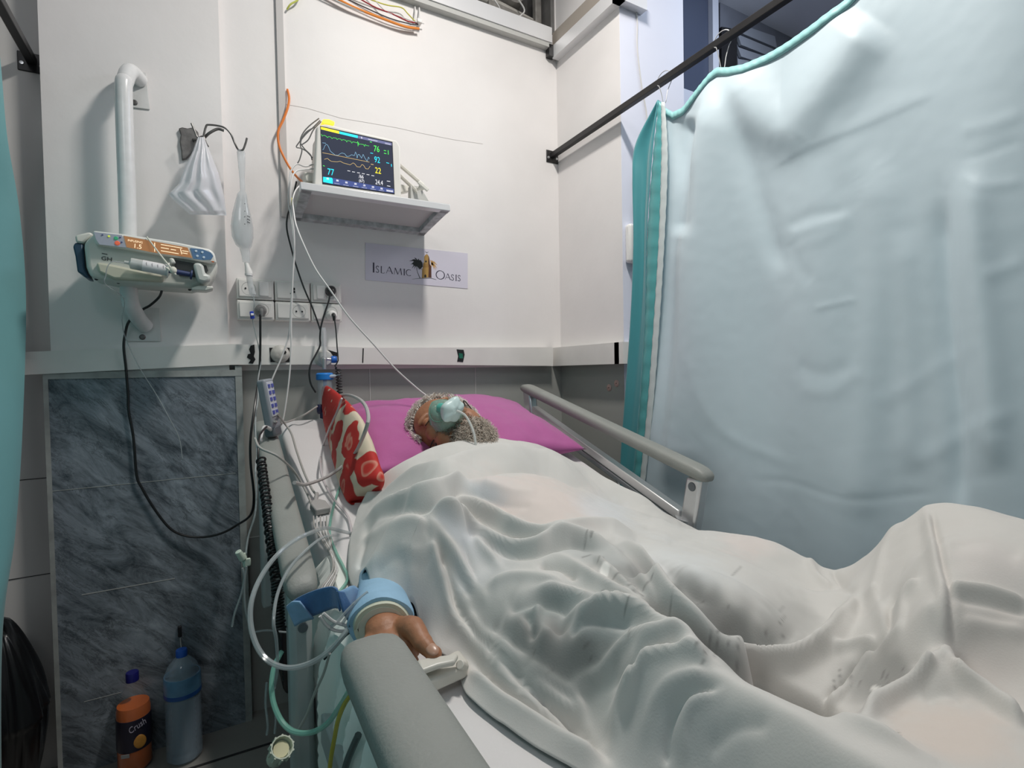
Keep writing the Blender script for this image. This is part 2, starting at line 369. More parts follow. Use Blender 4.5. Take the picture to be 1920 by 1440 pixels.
# ================================================================ CURTAIN RODS AND CURTAINS
def rod(name, x, z, y0, y1, lab, dz=0):
    t = thing(name, (x, y0, z), lab, 'curtain rod')
    b = MB(); R = Matrix.Rotation(math.radians(0), 3, 'X')
    b.prism([(x - .011, y0, z - .011), (x + .011, y0, z - .011), (x + .011, y0, z + .011), (x - .011, y0, z + .011)], (0, y1 - y0, dz)); b.build('bar', black_m, t, bevel=.002)
    b = MB(); b.bb(x - .032, x + .032, y0 - .004, y0, z - .033, z + .022); b.build('wall_bracket', black_m, t, bevel=.003)
    for s in (-1, 1):
        b = MB(); b.lathe([(.0, .004), (.005, .0035), (.006, 0)], (x + s * .022, y0 - .004, z - .012), (0, -1, 0), 12); b.build('screw', steel, t)
    return t
rod('curtain_rod', 1.378, 2.122, 0, -3.4, 'black metal curtain rod running from the back wall over the pale blue curtain', .06)
rod('curtain_rod', Y(60, 115, .03).x, Y(60, 115, .03).z, .03, -3.4, 'black metal curtain rod at the top left corner above the teal curtain', .02)
rod_z = lambda y: 2.122 + .06 * (-y / 3.4)

def poly_dist(px, py, pl):
    """distance to polyline (2D arrays) and parameter along it"""
    best = np.full(px.shape, 1e9); par = np.zeros(px.shape); side = np.zeros(px.shape)
    L = [0.]
    for a, c in zip(pl, pl[1:]): L.append(L[-1] + math.hypot(c[0] - a[0], c[1] - a[1]))
    for i, (a, c) in enumerate(zip(pl, pl[1:])):
        dx, dy = c[0] - a[0], c[1] - a[1]; ll = dx * dx + dy * dy
        t = np.clip(((px - a[0]) * dx + (py - a[1]) * dy) / ll, 0, 1)
        qx, qy = px - a[0] - t * dx, py - a[1] - t * dy
        d = np.hypot(qx, qy); m = d < best
        best = np.where(m, d, best); par = np.where(m, (L[i] + t * (L[i + 1] - L[i])) / L[-1], par)
        side = np.where(m, np.sign(dx * qy - dy * qx), side)
    return best, par, side
PW = 2.0
def ridges(px, py, specs):
    """sum of soft ridges: (points, height, width[, width on the other side]) heights fade at both ends"""
    h = np.zeros(px.shape)
    for sp in specs:
        pl, a, w1 = sp[0], sp[1], sp[2]; w2 = sp[3] if len(sp) > 3 else w1
        P = [(p.x, p.y) for p in smooth_path([(q[0], q[1], 0) for q in pl], 4)]
        d, t, s = poly_dist(px, py, P)
        wd = np.where(s > 0, w1, w2)
        fade = np.clip(np.minimum(t, 1 - t) / .14, 0, 1); fade = fade * fade * (3 - 2 * fade)
        h += a * np.exp(-(d / wd) ** PW) * (.15 + .85 * fade)
    return h
def mesh_from_grid(name, V, nu, nv, m, parent=None, solid=0):
    me = bpy.data.meshes.new(name); org = V.reshape(-1, 3).mean(0) if parent is None else np.array(ORG[parent.name])
    V = (V.reshape(-1, 3) - org)
    i, j = np.meshgrid(np.arange(nu), np.arange(nv)); i = i.ravel(); j = j.ravel(); k = j * (nu + 1) + i
    F = np.stack([k, k + 1, k + nu + 2, k + nu + 1], 1)
    me.vertices.add(len(V)); me.vertices.foreach_set('co', V.astype(np.float32).ravel())
    me.loops.add(F.size); me.loops.foreach_set('vertex_index', F.ravel().astype(np.int32))
    me.polygons.add(len(F)); me.polygons.foreach_set('loop_start', np.arange(0, F.size, 4, dtype=np.int32)); me.polygons.foreach_set('loop_total', np.full(len(F), 4, dtype=np.int32))
    me.update(calc_edges=True); me.validate()
    for p in me.polygons: p.use_smooth = True
    for q in (m if isinstance(m, (list, tuple)) else [m]): me.materials.append(q)
    o = bpy.data.objects.new(name, me); COL.objects.link(o)
    if parent is not None: o.parent = parent
    else: o.location = org
    ORG[o.name] = Vector(org)
    if solid: q = o.modifiers.new('t', 'SOLIDIFY'); q.thickness = solid; q.offset = 0
    return o
def vnoise(A, s, seed=0.):
    return np.array([noise.noise(Vector((p[0] * s + seed, p[1] * s, p[2] * s))) for p in A.reshape(-1, 3)]).reshape(A.shape[:-1])

cur_m = mat('pale_blue_curtain', (.60, .715, .775), .5, sheen=.1, bump=.10, bscale=9, spec=.6)
teal_m = mat('teal_curtain', (.065, .30, .335), .42, sheen=.2, bump=.04, bscale=40, spec=.5)
trim_m = mat('teal_hem', (.30, .60, .60), .5)
CX = 1.37
top_px = [(1240, 190), (1247, 205), (1262, 214), (1280, 205), (1310, 170), (1335, 142), (1350, 131), (1372, 131), (1400, 126), (1440, 106), (1480, 82), (1530, 48), (1590, 2), (1640, -50)]
tp = [XX(*p, CX) for p in top_px]; ty = [p.y for p in tp]; tz = [p.z for p in tp]
yy_ = [-3.0, -2.6, -2.2, -1.9, -1.65, -1.5] ; zz_ = [2.06, 2.0, 2.065, 1.99, 2.065, 2.05]
ys_all = np.array(yy_ + ty[::-1]); zs_all = np.array(zz_ + tz[::-1]); od = np.argsort(ys_all); ys_all = ys_all[od]; zs_all = zs_all[od]
left_px = [(1243, 190), (1249, 300), (1243, 450), (1234, 600), (1222, 760), (1206, 900), (1195, 980)]
lp = [XX(*p, CX) for p in left_px]; lz = np.array([p.z for p in lp])[::-1]; ly = np.array([p.y for p in lp])[::-1]
nu, nv = 420, 300
U = np.linspace(0, 1, nu + 1)[None, :]; Vv = np.linspace(0, 1, nv + 1)[:, None]
ycol = ly[-1] + (-3.0 - ly[-1]) * U ** 1.25
ztop = np.interp(ycol, ys_all, zs_all)
zz = ztop + (.12 - ztop) * Vv
yl = np.interp(zz, lz, ly) - ly[-1]
yy = ycol + yl * np.exp(-(ycol - ly[-1]) ** 2 / .02)
base = np.stack([np.full(zz.shape, CX), yy, zz], -1)
px, py = proj(base)
RC = [
 ([(1354, 134), (1335, 220), (1318, 300), (1306, 380), (1298, 480), (1290, 640), (1275, 800), (1262, 950)], .065, 26, 60),
 ([(1300, 215), (1290, 290), (1292, 360), (1286, 450)], -.040, 22),
 ([(1262, 225), (1262, 330), (1255, 500), (1240, 700), (1225, 900)], .018, 10),
 ([(1354, 134), (1400, 180), (1440, 225), (1480, 242), (1530, 190), (1590, 110), (1640, 30)], .036, 46, 60),
 ([(1358, 140), (1385, 230), (1410, 330), (1440, 440), (1470, 520)], -.022, 22),
 ([(1392, 260), (1392, 420), (1393, 650), (1386, 900), (1380, 1000)], .010, 5, 26),
 ([(1430, 320), (1520, 275), (1600, 240), (1700, 195), (1760, 170)], .012, 8, 22),
 ([(1600, 290), (1640, 340), (1650, 430), (1640, 600), (1625, 800), (1620, 1000)], .022, 40),
 ([(1500, 200), (1560, 330), (1610, 520), (1600, 700), (1595, 900)], -.014, 26),
 ([(1470, 425), (1530, 405), (1590, 398)], -.012, 12), ([(1478, 442), (1540, 425), (1600, 398)], .014, 12),
 ([(1480, 470), (1560, 440), (1602, 405)], .010, 14), ([(1480, 450), (1500, 500), (1530, 530)], -.012, 14),
 ([(1770, 360), (1775, 500), (1785, 650), (1800, 780), (1800, 980)], -.030, 26, 14),
 ([(1830, 300), (1840, 500), (1860, 700), (1870, 900)], .030, 34),
 ([(1796, 330), (1850, 350), (1920, 340)], .010, 12), ([(1800, 300), (1850, 290), (1920, 262)], -.008, 10),
 ([(1800, 250), (1860, 235), (1920, 215)], .010, 14),
 ([(1530, 580), (1570, 570), (1610, 560)], .008, 6), ([(1495, 680), (1540, 700), (1600, 690)], -.010, 14),
 ([(1495, 725), (1560, 735), (1620, 690)], .010, 14),
 ([(1300, 650), (1330, 760), (1390, 830), (1480, 870)], .010, 12),
 ([(1400, 900), (1480, 905), (1600, 935), (1760, 925)], -.006, 8),
 ([(1700, 880), (1780, 830), (1860, 790), (1920, 770)], .012, 18), ([(1640, 760), (1740, 700), (1800, 660)], .010, 16),
 ([(1450, 560), (1440, 700), (1435, 900)], -.012, 24), ([(1500, 560), (1500, 760), (1495, 960)], .012, 26),
 ([(1690, 420), (1700, 600), (1700, 900)], .016, 26), ([(1850, 520), (1900, 500), (1920, 495)], .01, 14),
]
RC = [(r_[0], r_[1] * (.75 if abs(r_[1]) > .035 else .5 if abs(r_[1]) > .0155 else .16), *r_[2:]) for r_ in RC]
dsp = ridges(px, py, RC)
tt = np.clip(Vv * 3, 0, 1)
dsp = dsp + tt * .012 * np.sin(yy * 19 + .5 * np.sin(zz * 3)) + .003 * vnoise(base * np.array([1, 1, .35]), 7) + .0004 * vnoise(base, 30, 5) 
base[..., 0] = CX - dsp
ct = thing('hospital_curtain', (CX, -1.2, .12), 'pale blue hospital curtain with teal hem hanging on the right side of the bed', 'curtain')
mesh_from_grid('curtain_panel', base, nu, nv, cur_m, ct)
# teal hem along the top edge (follows the panel)
hb = base[0:5:4].copy(); hb2 = np.stack([base[0] + [0, 0, .004], base[0] + [-.004, 0, 0], base[0] * .0 + base[2] * 1.0 + [-.005, 0, -.004]], 0)
hem_lo = base[0].copy(); 
hemg = np.stack([base[0] + np.array([.003, 0, .003]), base[0] + np.array([-.004, 0, .003]), base[0] + np.array([-.006, 0, -.010]), base[0] + np.array([-.004, 0, -.021])], 0)
hemg[1:, :, 0] -= .0008 * np.sin(np.arange(nu + 1) * 1.3)[None, :]
hemg[3, :, 0] = base[2, :, 0] - .004
mesh_from_grid('hem', hemg, nu, 3, trim_m, ct, .0015)
# leading-edge white hem and the teal back side that folds round behind it
le = []
E_px = [(1240, 192), (1240, 300), (1235, 450), (1226, 600), (1214, 760), (1200, 900), (1190, 985)]
F_px = [(1247, 192), (1252, 300), (1246, 450), (1237, 600), (1225, 760), (1210, 900), (1199, 985)]
G_px = [(1236, 190), (1224, 300), (1214, 450), (1210, 600), (1200, 760), (1188, 900), (1178, 985)]
L_px = [(1236, 188), (1196, 268), (1192, 330), (1194, 450), (1188, 600), (1176, 760), (1168, 860), (1165, 985)]
def ribbon(A, B, xa, xb, n, nv_, bulge, name, m, extra=None):
    PA = smooth_path([XX(*p, xa) for p in A], 10); PB = smooth_path([XX(*p, xb) for p in B], 10); G = np.zeros((nv_ + 1, n + 1, 3))
    for j in range(nv_ + 1):
        t = j / nv_
        def at(P): f = t * (len(P) - 1); i = min(int(f), len(P) - 2); return P[i].lerp(P[i + 1], f - i)
        a, c = at(PA), at(PB)
        for i in range(n + 1):
            s_ = i / n; p = a.lerp(c, s_); k = bulge(s_, t); G[j, i] = (p.x + k, p.y, p.z)
    # extend to the floor
    ext = G[-1].copy()[None]; ext = np.concatenate([ext + np.array([0, 0, -(k + 1) * .1]) * 1. for k in range(5)], 0)
    ext[..., 2] = np.maximum(ext[..., 2], .12)
    G = np.concatenate([G, ext], 0)
    return mesh_from_grid(name, G, n, G.shape[0] - 1, m, ct, .0015)
ribbon(E_px, F_px, 1.352, 1.352, 6, 80, lambda s, t: -.004 * math.sin(math.pi * s) - .0015 * math.sin(t * 190), 'edge_band', mat('pale_edge', (.62, .68, .68), .45))
ribbon(G_px, E_px, 1.362, 1.354, 12, 80, lambda s, t: -.008 * math.sin(math.pi * s) + .002 * math.sin(t * 160), 'teal_edge', mat('teal_edge_cloth', (.10, .38, .39), .42))
ribbon(L_px, G_px, 1.385, 1.372, 30, 80, lambda s, t: -.014 * math.sin(2 * math.pi * s + .6) * min(1, t * 4) - .008 * math.sin(9 * s + 3 * t), 'folded_back_panel', teal_m)
# hooks
def hook(p, lab):
    t = thing('curtain_hook', p, lab, 'hook', 'wire curtain hooks on the right rod')
    b = MB(); zr_ = rod_z(p.y); r = .026; c = Vector((1.378, p.y, zr_ + .004)); pts = []
    for k in range(15):
        a = math.radians(-60 + 300 * k / 14); pts.append(c + Vector((-math.cos(a) * r * .3 * 0 + math.sin(math.radians(90)) * 0, 0, 0)) + Vector((math.sin(a + math.pi / 2) * 0, math.cos(a) * r, math.sin(a) * r)))
    pts = [Vector((c.x - .012 + .024 * i / 14, q.y, q.z)) for i, q in enumerate(pts)]
    lo = Vector((c.x, p.y, p.z + .006))
    pts = [lo + Vector((0, .006, 0)), lo + Vector((-.006, .008, .03))] + pts[::1] + [lo + Vector((.004, -.008, .03)), lo + Vector((0, -.006, 0)), lo + Vector((0, .004, -.004))]
    b.tube(pts, .0014, 6, 3); b.build('wire_loop', mat('hook_wire', (.72, .72, .72), .3, .5), t)
hook(XX(1243, 194, CX), 'pair-end wire curtain hook holding the curtain corner nearest the wall')
hook(XX(1352, 131, CX), 'large wire curtain hook in front of the black louvre panel')
for k, y in enumerate((-1.65, -2.2)): pass

# left curtain (teal), hanging from the left rod
ev = [(-.42 + .0, -.235, 2.03), (-.42, -.20, 1.95), (-.42, -.160, 1.78), (-.42, -.075, 1.61), (-.42, -.055, 1.375), (-.42, -.14, 1.03), (-.42, -.235, .77), (-.42, -.35, .555), (-.42, -.40, .12)]
n_, m_ = 220, 90; G = np.zeros((m_ + 1, n_ + 1, 3)); EP = smooth_path(ev, 12)
for j in range(m_ + 1):
    f = j / m_ * (len(EP) - 1); i0 = min(int(f), len(EP) - 2); e = EP[i0].lerp(EP[i0 + 1], f - i0)
    for i in range(n_ + 1):
        s_ = i / n_; y = e.y + (-3.4 - e.y) * s_
        G[j, i] = (e.x - .008 - .035 * (1 - math.cos(s_ * 56 + .5 * math.sin(j * .05))) * min(1, .25 + j / 30) - .05 * s_, y, e.z if s_ < .02 else e.z)
lc = mesh_from_grid('hospital_curtain', G, n_, m_, mat('left_curtain_cloth', (.17, .40, .42), .45, sheen=.2, bump=.08, bscale=30)); tag(lc, 'teal hospital curtain at the left edge of the picture', 'curtain')

# ================================================================ THE BED
bed = thing('hospital_bed', (.635, -1.1, 0), 'white framed hospital bed with grey side rails carrying the patient', 'bed')
BX0, BX1 = .155, 1.10
frame_m = mat('bed_frame_paint', (.42, .45, .45), .4, .1, var=.06, vscale=10)
b = MB()
b.bb(BX0, BX0 + .04, -2.9, -.15, .50, .56); b.bb(BX1 - .04, BX1, -2.9, -.15, .50, .56)
for y in (-.2, -.9, -1.6, -2.3, -2.86): b.bb(BX0, BX1, y - .02, y + .02, .50, .55)
b.build('frame', frame_m, bed, bevel=.004)
b = MB(); ym = [-2.2, -1.14, -1.06, -.98, -.10]; 
for a, c in zip(ym, ym[1:]):
    b.prism([(.19, a, mz(a) - .135), (1.08, a, mz(a) - .135), (1.08, a, mz(a) - .115), (.19, a, mz(a) - .115)], (0, c - a, mz(c) - mz(a)))
b.build('mattress_platform', frame_m, bed)
b = MB(); b.bb(.28, .98, -2.3, -.5, .14, .22); b.build('base_cover', mat('base_grey', (.30, .31, .31), .5), bed, bevel=.02)
for x in (.22, 1.03):
    for y in (-.45, -2.4):
        b = MB(); b.bb(x - .02, x + .02, y - .03, y + .03, .12, .51); lg = b.build('leg', frame_m, bed, bevel=.004)
        b = MB(); b.lathe([(.0, -.02), (.055, -.02), (.06, -.012), (.06, .012), (.055, .02), (0, .02)], (x, y, .06), (1, 0, 0)); b.build('caster', greyd_p, bed, bevel=.002)
b = MB(); b.bb(.165, 1.09, -.36, -.10, .22, .70); b.build('added_dark_box', black_p, bed, bevel=.02)  # black box added to darken the shaded gap below the bed head
# head board edge
b = MB(); b.bb(.2, 1.08, -.075, -.045, .45, .88); b.build('headboard', white_p, bed, bevel=.012)

def railcap(name, p0, p1, wd, th, par, tipr=.025):
    """rounded grip bar between two points, flat underside"""
    p0 = Vector(p0); p1 = Vector(p1); d = (p1 - p0).normalized(); u = Vector((1, 0, 0)); v = u.cross(d).normalized()
    if v.z < 0: v = -v
    b = MB(); n = 20; L = (p1 - p0).length; st = [0, .004, .012, .025, .045] ; S = st + list(np.linspace(.08, L - .08, 8)) + [L - q for q in st[::-1]]
    vs = []; fs = []
    for s_ in S:
        e = min(s_, L - s_); k = 1 if e > .045 else math.sqrt(max(0, 1 - (1 - e / .045) ** 2)) * .45 + .55 if e > 0 else .5
        kh = 1 if e > .045 else math.sqrt(max(.0, 1 - (1 - e / .045) ** 2)) * .7 + .3
        for i in range(n):
            a = 2 * math.pi * i / n; ca, sa = math.cos(a), math.sin(a)
            x = abs(ca) ** .65 * (1 if ca > 0 else -1) * wd / 2 * k; z = abs(sa) ** .75 * (1 if sa > 0 else -1) * th / 2 * kh
            vs.append(p0 + d * s_ + u * x + v * (z - (1 - kh) * th * .25))
    for j in range(len(S) - 1):
        for i in range(n): fs.append((j * n + i, j * n + (i + 1) % n, (j + 1) * n + (i + 1) % n, (j + 1) * n + i))
    fs.append(tuple(range(n))[::-1]); fs.append(tuple((len(S) - 1) * n + i for i in range(n)))
    b._add(vs, fs); return b.build(name, grey_p, par, angle=60)
# left, head part
railcap('side_rail', (.140, -.26, 1.010), (.132, -1.035, .774), .058, .038, bed)
b = MB(); b.prism([(.112, -1.00, .36), (.152, -1.00, .36), (.152, -1.00, .775), (.112, -1.00, .775)], (0, .055, 0)); ps = b.build('rail_post', frame_m, bed, bevel=.012)
b = MB(); b.lathe([(0, .004), (.008, .003), (.009, 0)], (.135, -1.0, .735), (0, -1, 0), 14); b.lathe([(0, .004), (.008, .003), (.009, 0)], (.135, -1.0, .700), (0, -1, 0), 14); b.build('bolt', greyd_p, ps)
b = MB(); b.prism([(.118, -.34, .48), (.15, -.34, .48), (.15, -.34, .95), (.118, -.34, .95)], (0, .05, 0)); b.build('rail_post', frame_m, bed, bevel=.01)
b = MB(); b.prism([(.128, -.32, .90), (.146, -.32, .90), (.146, -.32, .93), (.128, -.32, .93)], (0, -.66, -.20)); b.build('rail_bar', frame_m, bed, bevel=.004)
b = MB(); b.prism([(.100, -1.03, .33), (.165, -1.03, .33), (.170, -1.03, .375), (.095, -1.03, .375)], (0, .10, 0)); b.build('release_handle', black_p, bed, bevel=.012)
# left, foot part
railcap('side_rail', (.146, -1.405, .846), (.13, -2.6, .826), .070, .046, bed)
b = MB(); b.prism([(.118, -1.85, .30), (.158, -1.85, .30), (.150, -1.80, .82), (.118, -1.80, .82)], (0, .055, 0)); b.build('rail_post', frame_m, bed, bevel=.01)
b = MB(); b.cyl((.135, -1.10, .30), (.12, -1.28, .52), .028); b.build('support_tube', frame_m, bed, bevel=.002)
b = MB(); b.cyl((.20, -1.06, .34), (.18, -1.40, .44), .022); b.build('support_tube', frame_m, bed, bevel=.002)
# right, head part
railcap('side_rail', (1.115, -.155, 1.088), (1.115, -1.075, .868), .055, .036, bed)
def post(p0, p1, w1, w2, nm='rail_post', m=steel):
    b = MB(); p0 = Vector(p0); p1 = Vector(p1)
    b.prism([p0 + Vector((-w1 / 2, -w2 / 2, 0)), p0 + Vector((w1 / 2, -w2 / 2, 0)), p0 + Vector((w1 / 2, w2 / 2, 0)), p0 + Vector((-w1 / 2, w2 / 2, 0))], p1 - p0); return b.build(nm, m, bed, bevel=.008)
psr = post((1.115, -.985, .60), (1.115, -1.035, .862), .036, .052)
b = MB(); b.cyl((1.115, -.965, .585), (1.115, -.993, .745), .031, .029); b.build('post_sleeve', steel, bed)
b = MB(); b.lathe([(0, .002), (.011, .0015), (.012, 0)], (1.096, -1.03, .838), (-1, 0, 0)); b.build('bolt', greyd_p, bed)
post((1.115, -.235, .80), (1.115, -.195, 1.075), .036, .052); post((1.115, -.225, .83), (1.115, -.215, .985), .044, .064, 'post_sleeve')
b = MB(); b.prism([(1.10, -.235, .985), (1.13, -.235, .985), (1.13, -.235, 1.013), (1.10, -.235, 1.013)], (0, -.745, -.25)); b.build('rail_bar', mat('rail_aluminium', (.70, .69, .68), .3, .4), bed, bevel=.003)
b = MB(); b.prism([(1.104, -.235, .962), (1.126, -.235, .962), (1.126, -.235, .980), (1.104, -.235, .980)], (0, -.745, -.25)); b.build('rail_bar', steel, bed, bevel=.003)

# mattress
mat_m = mat('mattress_cover', (.74, .72, .72), .6, bump=.05, bscale=120)
b = MB(); ys = [-2.15, -1.8, -1.5, -1.3, -1.16, -1.10, -1.04, -.98, -.8, -.6, -.4, -.2, -.10]
secs = []
for y in ys:
    t = mz(y); x0, x1 = .196, 1.072; r = .018
    secs.append([(x0, y, t - .11), (x0, y, t - r), (x0 + r * .3, y, t - r * .3), (x0 + r, y, t), (x1 - r, y, t), (x1 - r * .3, y, t - r * .3), (x1, y, t - r), (x1, y, t - .11)])
vs = [p for s_ in secs for p in s_]; fs = [(j * 8 + i, j * 8 + (i + 1) % 8, (j + 1) * 8 + (i + 1) % 8, (j + 1) * 8 + i) for j in range(len(secs) - 1) for i in range(8)]
fs += [tuple(range(8))[::-1], tuple((len(secs) - 1) * 8 + i for i in range(8))]
b._add(vs, fs); mt = b.build('mattress', mat_m, bevel=.004, angle=50); tag(mt, 'white covered mattress with its head end raised on the bed', 'mattress')

# pleated under-sheet hanging over the near side between the rails
def uf(u, v):
    y = -.87 - .80 * u; z = mz(y) - .002 - .40 * v
    fold = (.026 * (abs(math.sin(u * 36 + 1.6 * v + 1.2 * math.sin(u * 9))) ** .7 - .5) + .005 * math.sin(u * 131 + 5 * v)) * min(1, v * 5 + .1)
    x = .181 - .014 * min(1, v * 4) + fold
    if v < .04: x = .225 - v * .9; z = mz(y) + .0025
    return Vector((x, y - .10 * v * (u - .3), z))
b = MB(); b.grid(uf, 320, 40); us = b.build('under_sheet', mat('green_white_sheet', (.82, .86, .82), .5, sheen=.1), fix=False, solid=.0015); tag(us, 'greenish white pleated sheet hanging off the near mattress edge between two rails', 'sheet')

# ================================================================ PILLOWS
def pillow_mesh(c, ex, ey, n, L, W, T, nu=60, nv=44, wr=.004, seed=0, corner=.0, pinch=.55):
    """soft pillow: c centre, ex/ey axes, n normal, half sizes L, W, thickness T"""
    c = Vector(c); ex = Vector(ex).normalized(); n = Vector(n).normalized(); ey = n.cross(ex).normalized()
    G = []
    for sgn in (1, -1):
        g = np.zeros((nv + 1, nu + 1, 3))
        for j in range(nv + 1):
            for i in range(nu + 1):
                u = -1 + 2 * i / nu; v = -1 + 2 * j / nv
                k = (max(0, 1 - abs(u) ** 2.6) * max(0, 1 - abs(v) ** 2.6)) ** pinch
                uu = u * (1 - .06 * (1 - abs(v)) * abs(u)) ; vv = v * (1 - .06 * (1 - abs(u)) * abs(v))
                uu *= 1 + corner * abs(u * v) ** 4; vv *= 1 + corner * abs(u * v) ** 4
                p = c + ex * uu * L + ey * vv * W
                w_ = noise.noise(Vector((u * 3 + seed, v * 3, sgn))) * wr + noise.noise(Vector((u * 9 + seed, v * 5, sgn))) * wr * .6 + wr * .8 * math.sin(9 * (u + v) + 4 * noise.noise(Vector((u * 2, v * 2, seed)))) * (abs(v) ** 2)
                p += n * sgn * (T * k + w_ * min(1, k * 2.5))
                g[j, i] = p
        G.append(g)
    return G
def pillow(name, m, *a, lab=None, deform=None, **k):
    G = pillow_mesh(*a, **k); b = MB()
    for g in G:
        nv, nu = g.shape[0] - 1, g.shape[1] - 1
        if deform: g = np.array([[deform(Vector(p)) for p in row] for row in g])
        b._add([Vector(p) for p in g.reshape(-1, 3)], [(j * (nu + 1) + i, j * (nu + 1) + i + 1, (j + 1) * (nu + 1) + i + 1, (j + 1) * (nu + 1) + i) for j in range(nv) for i in range(nu)])
    return b.build(name, m, angle=180)
up = Vector((0, -.285, .96)).normalized()
HC = Vector((.622, -.552, .968))
def sink(p):
    d = p - (HC + Vector((0, .01, -.07))); r = math.hypot(d.x / .13, d.y / .16)
    p = p - Vector((0, 0, .05 * math.exp(-r * r)))
    return Vector((p.x, p.y, max(p.z, mz(p.y) + .003)))
pm = mat('magenta_cotton', (.44, .10, .31), .75, sheen=.3, bump=.06, bscale=300)
pl = pillow('bed_pillow', pm, (.712, -.385, .962), (1, .02, 0), None, up, .345, .245, .082, seed=2, wr=.006, corner=.03, deform=sink)
tag(pl, "magenta pillow under the patient's head", 'pillow')
# red and cream floral pillow standing on its long edge against the magenta one
fm = bpy.data.materials.new('floral_cloth'); fm.use_nodes = True; nt = fm.node_tree; bs = nt.nodes['Principled BSDF']; bs.inputs['Roughness'].default_value = .75
tc = nt.nodes.new('ShaderNodeTexCoord')
def N(t): return nt.nodes.new(t)
mp = N('ShaderNodeMapping'); mp.inputs['Scale'].default_value = (1, 1, 1); nt.links.new(tc.outputs['Object'], mp.inputs[0])
ns = N('ShaderNodeTexNoise'); ns.inputs['Scale'].default_value = 9; nt.links.new(mp.outputs[0], ns.inputs['Vector'])
va = N('ShaderNodeVectorMath'); va.operation = 'MULTIPLY_ADD'; va.inputs[1].default_value = (.07, .07, .07); nt.links.new(ns.outputs['Color'], va.inputs[0]); nt.links.new(mp.outputs[0], va.inputs[2])
vo = N('ShaderNodeTexVoronoi'); vo.inputs['Scale'].default_value = 12; nt.links.new(va.outputs[0], vo.inputs['Vector'])
r1 = N('ShaderNodeValToRGB'); r1.color_ramp.elements[0].position = .0; r1.color_ramp.elements[0].color = (.42, .015, .012, 1); r1.color_ramp.elements[1].position = .66; r1.color_ramp.elements[1].color = (.64, .55, .42, 1)
for p, c in ((.18, (.50, .03, .02, 1)), (.27, (.62, .25, .18, 1)), (.31, (.50, .02, .015, 1)), (.55, (.45, .02, .015, 1)), (.58, (.64, .55, .42, 1))): e = r1.color_ramp.elements.new(p); e.color = c
nt.links.new(vo.outputs['Distance'], r1.inputs[0])
sx = N('ShaderNodeSeparateXYZ'); nt.links.new(tc.outputs['Object'], sx.inputs[0])
rg = N('ShaderNodeMapRange'); rg.inputs[1].default_value = -.02; rg.inputs[2].default_value = .05; nt.links.new(sx.outputs['Y'], rg.inputs[0])
v2 = N('ShaderNodeTexVoronoi'); v2.inputs['Scale'].default_value = 26; nt.links.new(va.outputs[0], v2.inputs['Vector'])
r2 = N('ShaderNodeValToRGB'); r2.color_ramp.elements[0].position = .16; r2.color_ramp.elements[0].color = (.62, .42, .32, 1); r2.color_ramp.elements[1].position = .24; r2.color_ramp.elements[1].color = (.46, .018, .012, 1); nt.links.new(v2.outputs['Distance'], r2.inputs[0])
mx = N('ShaderNodeMix'); mx.data_type = 'RGBA'; nt.links.new(rg.outputs[0], mx.inputs[0]); nt.links.new(r1.outputs[0], mx.inputs[6]); nt.links.new(r2.outputs[0], mx.inputs[7]); nt.links.new(mx.outputs[2], bs.inputs['Base Color'])
# outline from the photo, as a slanted slab leaning against the magenta pillow
def fl_mesh():
    # long axis runs along the bed; cross-section is a lens standing up
    top = [XX(612, 722, .352), XX(640, 742, .35), XX(672, 778, .345), XX(692, 822, .345), XX(706, 865, .345), XX(716, 903, .345), XX(694, 930, .335), XX(672, 942, .322)]
    bot = [XX(606, 738, .352), M(610, 790, .005), M(619, 825, .002), M(628, 858, .002), M(636, 890, .002), M(644, 918, .002), M(652, 938, .002), M(658, 946, .004)]
    A = smooth_path(top, 6); B_ = smooth_path(bot, 6); n = len(A); b = MB(); m = 14; vs = []; fs = []
    for i in range(n):
        a, c = A[i], B_[i]; t = i / (n - 1); th = .032 * (math.sin(math.pi * min(1, t * .94 + .04)) ** .55); nrm = Vector((-.93, -.12, .30)).normalized()
        for k in range(2 * m):
            ph = 2 * math.pi * k / (2 * m); s_ = .5 - .5 * math.cos(ph); p = c.lerp(a, s_) + nrm * math.sin(ph) * th * (1 if math.sin(ph) > 0 else 1.0)
            p += nrm * .003 * noise.noise(p * 30); vs.append(p)
    for i in range(n - 1):
        for k in range(2 * m): fs.append((i * 2 * m + k, i * 2 * m + (k + 1) % (2 * m), (i + 1) * 2 * m + (k + 1) % (2 * m), (i + 1) * 2 * m + k))
    fs.append(tuple(range(2 * m))[::-1]); fs.append(tuple((n - 1) * 2 * m + k for k in range(2 * m)))
    b._add(vs, fs); return b.build('floral_pillow', fm, angle=180)
tag(fl_mesh(), 'narrow red and cream floral pillow standing at the left of the magenta pillow', 'pillow')

# ================================================================ WHITE SHEET OVER THE PATIENT
# borders seen in the photo; (px, py, height above mattress)
def pt(q): return M(q[0], q[1], q[2]) if q[2] < .5 else ZZ(q[0], q[1], q[2])
head = [(668, 972, .012), (676, 950, .022), (700, 918, .05), (735, 890, .08), (770, 868, .10), (830, 840, .935), (900, 824, .935), (960, 828, .93), (1010, 836, .920), (1045, 850, .05), (1075, 868, .03), (1120, 893, .012), (1190, 932, .010), (1270, 977, .010), (1300, 990, .006)]
left = [(668, 972, .012), (657, 1010, .012), (653, 1050, .012), (655, 1085, .014), (668, 1106, .024), (700, 1116, .066), (735, 1128, .066), (762, 1148, .042), (788, 1186, .012), (824, 1224, .010), (858, 1250, .014), (875, 1300, .010), (930, 1350, .008), (1010, 1405, .008), (1120, 1470, .008), (1300, 1600, .008)]
Hd = smooth_path([pt(q) for q in head], 10); Lf = smooth_path([pt(q) for q in left], 10)
